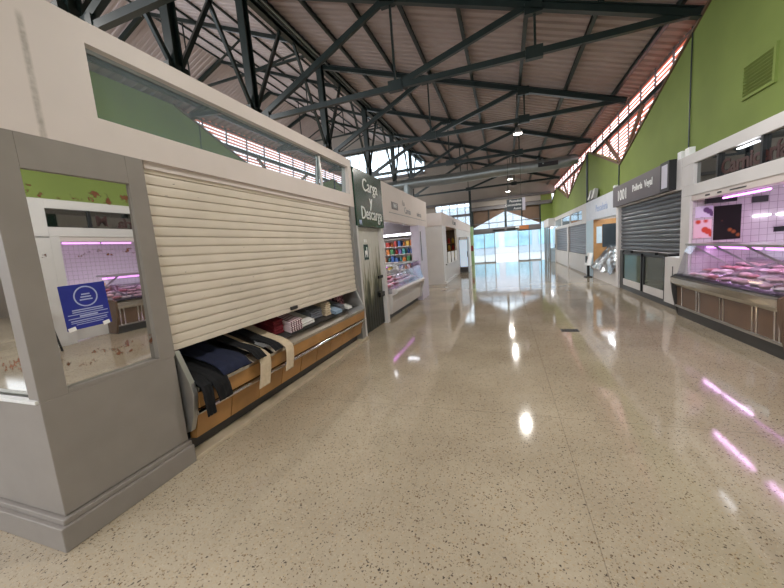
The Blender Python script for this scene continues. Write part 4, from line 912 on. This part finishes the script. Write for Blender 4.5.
area('fish_light', (3.55, 12.9, 2.28), .08, 14, (.9, .96, 1), shape='RECTANGLE', sy=2)
c = thing('fish_counter', 'sloping fish counter covered in crinkled silver sheeting', 'counter', (3.5, 12.8, 0))
link('body', MB().prism([(3.12, 0), (4.1, 0), (4.1, .6), (3.12, .36)], 11.5, 14.08), M['alu'], c)
g = []
for i in range(14):
    u = i / 13; x = 2.98 + 1.0 * u; z = .36 + .74 * min(1, u * 2.0) ** .85
    g.append([(x + random.uniform(-.04, .04), 11.5 + 2.6 * j / 22, z + random.uniform(-.055, .055)) for j in range(23)])
link('front_panel', MB().box(3.08, 3.12, 11.45, 14.1, 0, .42), M['stall_white'], c)
link('sheeting', MB().sheet(g, .006, (-.6, 0, .8), smooth=False), M['foil'], c)
link('top_ledge', MB().box(3.98, 4.3, 11.5, 14.1, 1.08, 1.14), M['alu'], c)
tk = thing('ticket_stand', 'black post with a tilted white ticket dispenser beside the silver counter', 'stand', (2.95, 14.3, 0))
link('post', MB().box(2.9, 2.98, 14.26, 14.34, 0, .62), M['black'], tk); link('base', MB().box(2.82, 3.05, 14.15, 14.45, 0, .03), M['black'], tk)
link('housing', MB().prism([(2.84, .45), (3.0, .45), (3.06, .9), (2.95, .92)], 14.1, 14.5), M['white'], tk, bevel=.02); link('slot', MB().box(2.86, 2.9, 14.2, 14.4, .55, .8), M['black'], tk)

# twin shutter stall
t = thing('market_stall', 'white stall with two grey shutters beyond the silver counter', 'market stall', (4, 18.5, 0), 'stalls along the green wall')
fa = link('fascia', MB().box(XR, 3.3, 15.2, 24, 2.62, 2.82).box(XR, 3.3, 15.2, 24, 2.05, 2.2).box(XR, 3.3, 15.2, 16.0, 2.2, 2.62), M['stall_white'], t)
link('glass_band', MB().box(XR + .04, XR + .05, 16.0, 24, 2.2, 2.62), M['dmirror'], fa)
for y in (18.8, 21.4): link('band_mullion', MB().box(XR + .01, XR + .04, y, y + .08, 2.2, 2.62), M['stall_white'], fa)
for a, b in ((15.26, 19.25), (19.6, 23.8)): link('roller_shutter', slats(XR + .08, a, b, .78, 2.06, .1, .025, -1, True), mat('mid_grey_shutter', '#6e6c71', .35, metal=.4), t)
for a, b in ((15.2, 15.26), (19.25, 19.6), (23.8, 24.1)): link('post', MB().box(XR, 3.3, a, b, 0, 2.06), M['stall_white'], t)
link('base', MB().box(XR + .02, 3.3, 15.2, 24, .08, .78).box(XR + .06, 3.3, 15.2, 24, 0, .08), M['stall_white'], t)
link('keypad', MB().box(XR - .02, XR, 23.9, 24.05, .9, 1.15), M['black'], t)
# glazed last stall
t = thing('market_stall', 'pale glazed stall at the far end beside the glass doors', 'market stall', (4, 25.6, 0), 'stalls along the green wall')
link('fascia', MB().box(2.7, 3.3, 24.1, 27.0, 2.3, 2.82), M['stall_white'], t)
for a in (24.15, 25.1, 26.1, 26.9): link('post', MB().box(2.72, 2.8, a, a + .08, 0, 2.3), M['greypost'], t)
link('pane', MB().box(2.75, 2.76, 24.15, 27.0, .05, 2.3), M['glass'], t)
link('counter_front', MB().box(2.85, 3.25, 24.3, 26.9, .0, .9), mat('pale_glazing', '#c9dcea', .2, var=.06), t)
link('tube_or_glint', MB().box(2.95, 3.0, 24.4, 26.8, 2.2, 2.24), M['white_tube_or_glint'], t)
link('back_wall', MB().box(3.27, 3.3, 24.1, 27.0, 0, 2.3), mat('pale_glazing', '#c9dcea'), t)

# floodlights, boxes and cables over the right stalls
for y, lb in ((14.6, 'over the silver counter'),):
    t = thing('floodlight', 'pair headed grey floodlight on the stall roof ' + lb, 'lamp', (3.15, y, 2.82))
    link('bracket', MB().box(3.12, 3.18, y - .4, y + .4, 2.82, 2.86), M['black'], t)
    for k in (-.3, .25): link('head', MB().prism([(3.05, 2.88), (3.2, 2.86), (3.24, 3.2), (3.14, 3.24)], y + k - .14, y + k + .14), mat('grey_casting', '#9a9a98', .4), t)
for y, z1, lb, r in ((7.95, 5.1, 'thin dark cable running up the green wall by the meat stall', .012), (12.0, 3.56, 'short dark cable below the louvre tip over the shop sign', .018), (16.05, 4.8, 'thick dark drainpipe up the green wall over the grey shutters', .05)):
    o = link('wall_cable', MB().tube([(3.28, y, 2.82), (3.28, y + .01, (z1 + 2.82) / 2), (3.28, y, z1)], r, 8), M['steel']); tag(o, lb, 'cable')
for y, lb in ((7.9, 'white junction box on the stall roof by the meat stall cable'), (7.62, 'smaller white junction box over the meat stall post'), (11.9, 'white junction box on the stall roof over the shop sign')):
    o = link('junction_box', MB().box(3.12, 3.22, y - .07, y + .07, 2.82, 2.98), M['white'], bevel=.008); tag(o, lb, 'box')
st_ = thing('stool', 'black four legged stool mirrored in the corner pane under the blue notice', 'stool', (2.85, 3.5, 0))
link('seat', MB().lathe((2.85, 3.5, .7), [(0, 0), (.19, 0), (.2, .02), (.19, .05), (0, .05)], 18), M['black'], st_)
for a_, b_ in ((-1, -1), (1, -1), (1, 1), (-1, 1)): link('leg', MB().tube([(2.85 + a_ * .11, 3.5 + b_ * .11, .7), (2.85 + a_ * .19, 3.5 + b_ * .19, 0)], .018, 8), M['black'], st_)
link('foot_ring', MB().tube([(2.85 + .21 * math.cos(k * math.pi / 10), 3.5 + .21 * math.sin(k * math.pi / 10), .25) for k in range(21)], .01, 6), M['chrome'], st_)
# floor drain
dr = thing('floor_drain', 'dark rectangular drain grate in the speckled floor', 'drain', (1.0, 6.2, 0))
link('grate', MB().box(.86, 1.13, 6.12, 6.3, 0, .004), M['kick'], dr)
gr = MB()
for k in range(6): gr.box(.88 + k * .042, .90 + k * .042, 6.14, 6.28, .004, .006)
link('slat', gr, M['black'], dr)

# ------------------------------------------------------------------ daylight
w = bpy.data.worlds.new('sky'); sc.world = w; w.use_nodes = True
nt = w.node_tree; nt.nodes.clear(); wo = nt.nodes.new('ShaderNodeOutputWorld'); bg = nt.nodes.new('ShaderNodeBackground')
tc = nt.nodes.new('ShaderNodeTexCoord'); sx = nt.nodes.new('ShaderNodeSeparateXYZ'); cr = nt.nodes.new('ShaderNodeValToRGB')
cr.color_ramp.elements[0].color = (.80, .86, .95, 1); cr.color_ramp.elements[1].color = (.95, .97, 1, 1)
nt.links.new(tc.outputs['Generated'], sx.inputs[0]); nt.links.new(sx.outputs[2], cr.inputs[0]); nt.links.new(cr.outputs[0], bg.inputs[0])
bg.inputs[1].default_value = 4.2; nt.links.new(bg.outputs[0], wo.inputs[0])

# ------------------------------------------------------------------ camera
R = ((0.9449, -0.0330, -0.3258), (0.3177, -0.1490, 0.9364), (-0.0794, -0.9883, -0.1303))
cam = bpy.data.cameras.new('camera'); co = bpy.data.objects.new('camera', cam); COL.objects.link(co); sc.camera = co
xa = Vector([r[0] for r in R]).normalized(); fw = Vector([r[2] for r in R]).normalized()
ya = (-fw).cross(xa).normalized(); xa = ya.cross(-fw).normalized()
m = Matrix(((xa.x, ya.x, -fw.x, 0), (xa.y, ya.y, -fw.y, 0), (xa.z, ya.z, -fw.z, 1.6), (0, 0, 0, 1)))
co.matrix_world = m
cam.sensor_fit = 'HORIZONTAL'; cam.sensor_width = 36; cam.lens = 15.294; cam.clip_start = .05; cam.clip_end = 300
vs_ = sc.view_settings; vs_.view_transform = 'Standard'; vs_.look = 'None'; vs_.gamma = 1; vs_.use_curve_mapping = False; vs_.exposure = 0
sc.cycles.use_denoising = True; sc.cycles.max_bounces = 10; sc.cycles.diffuse_bounces = 5; sc.cycles.transparent_max_bounces = 16
sc.cycles.sample_clamp_indirect = 6
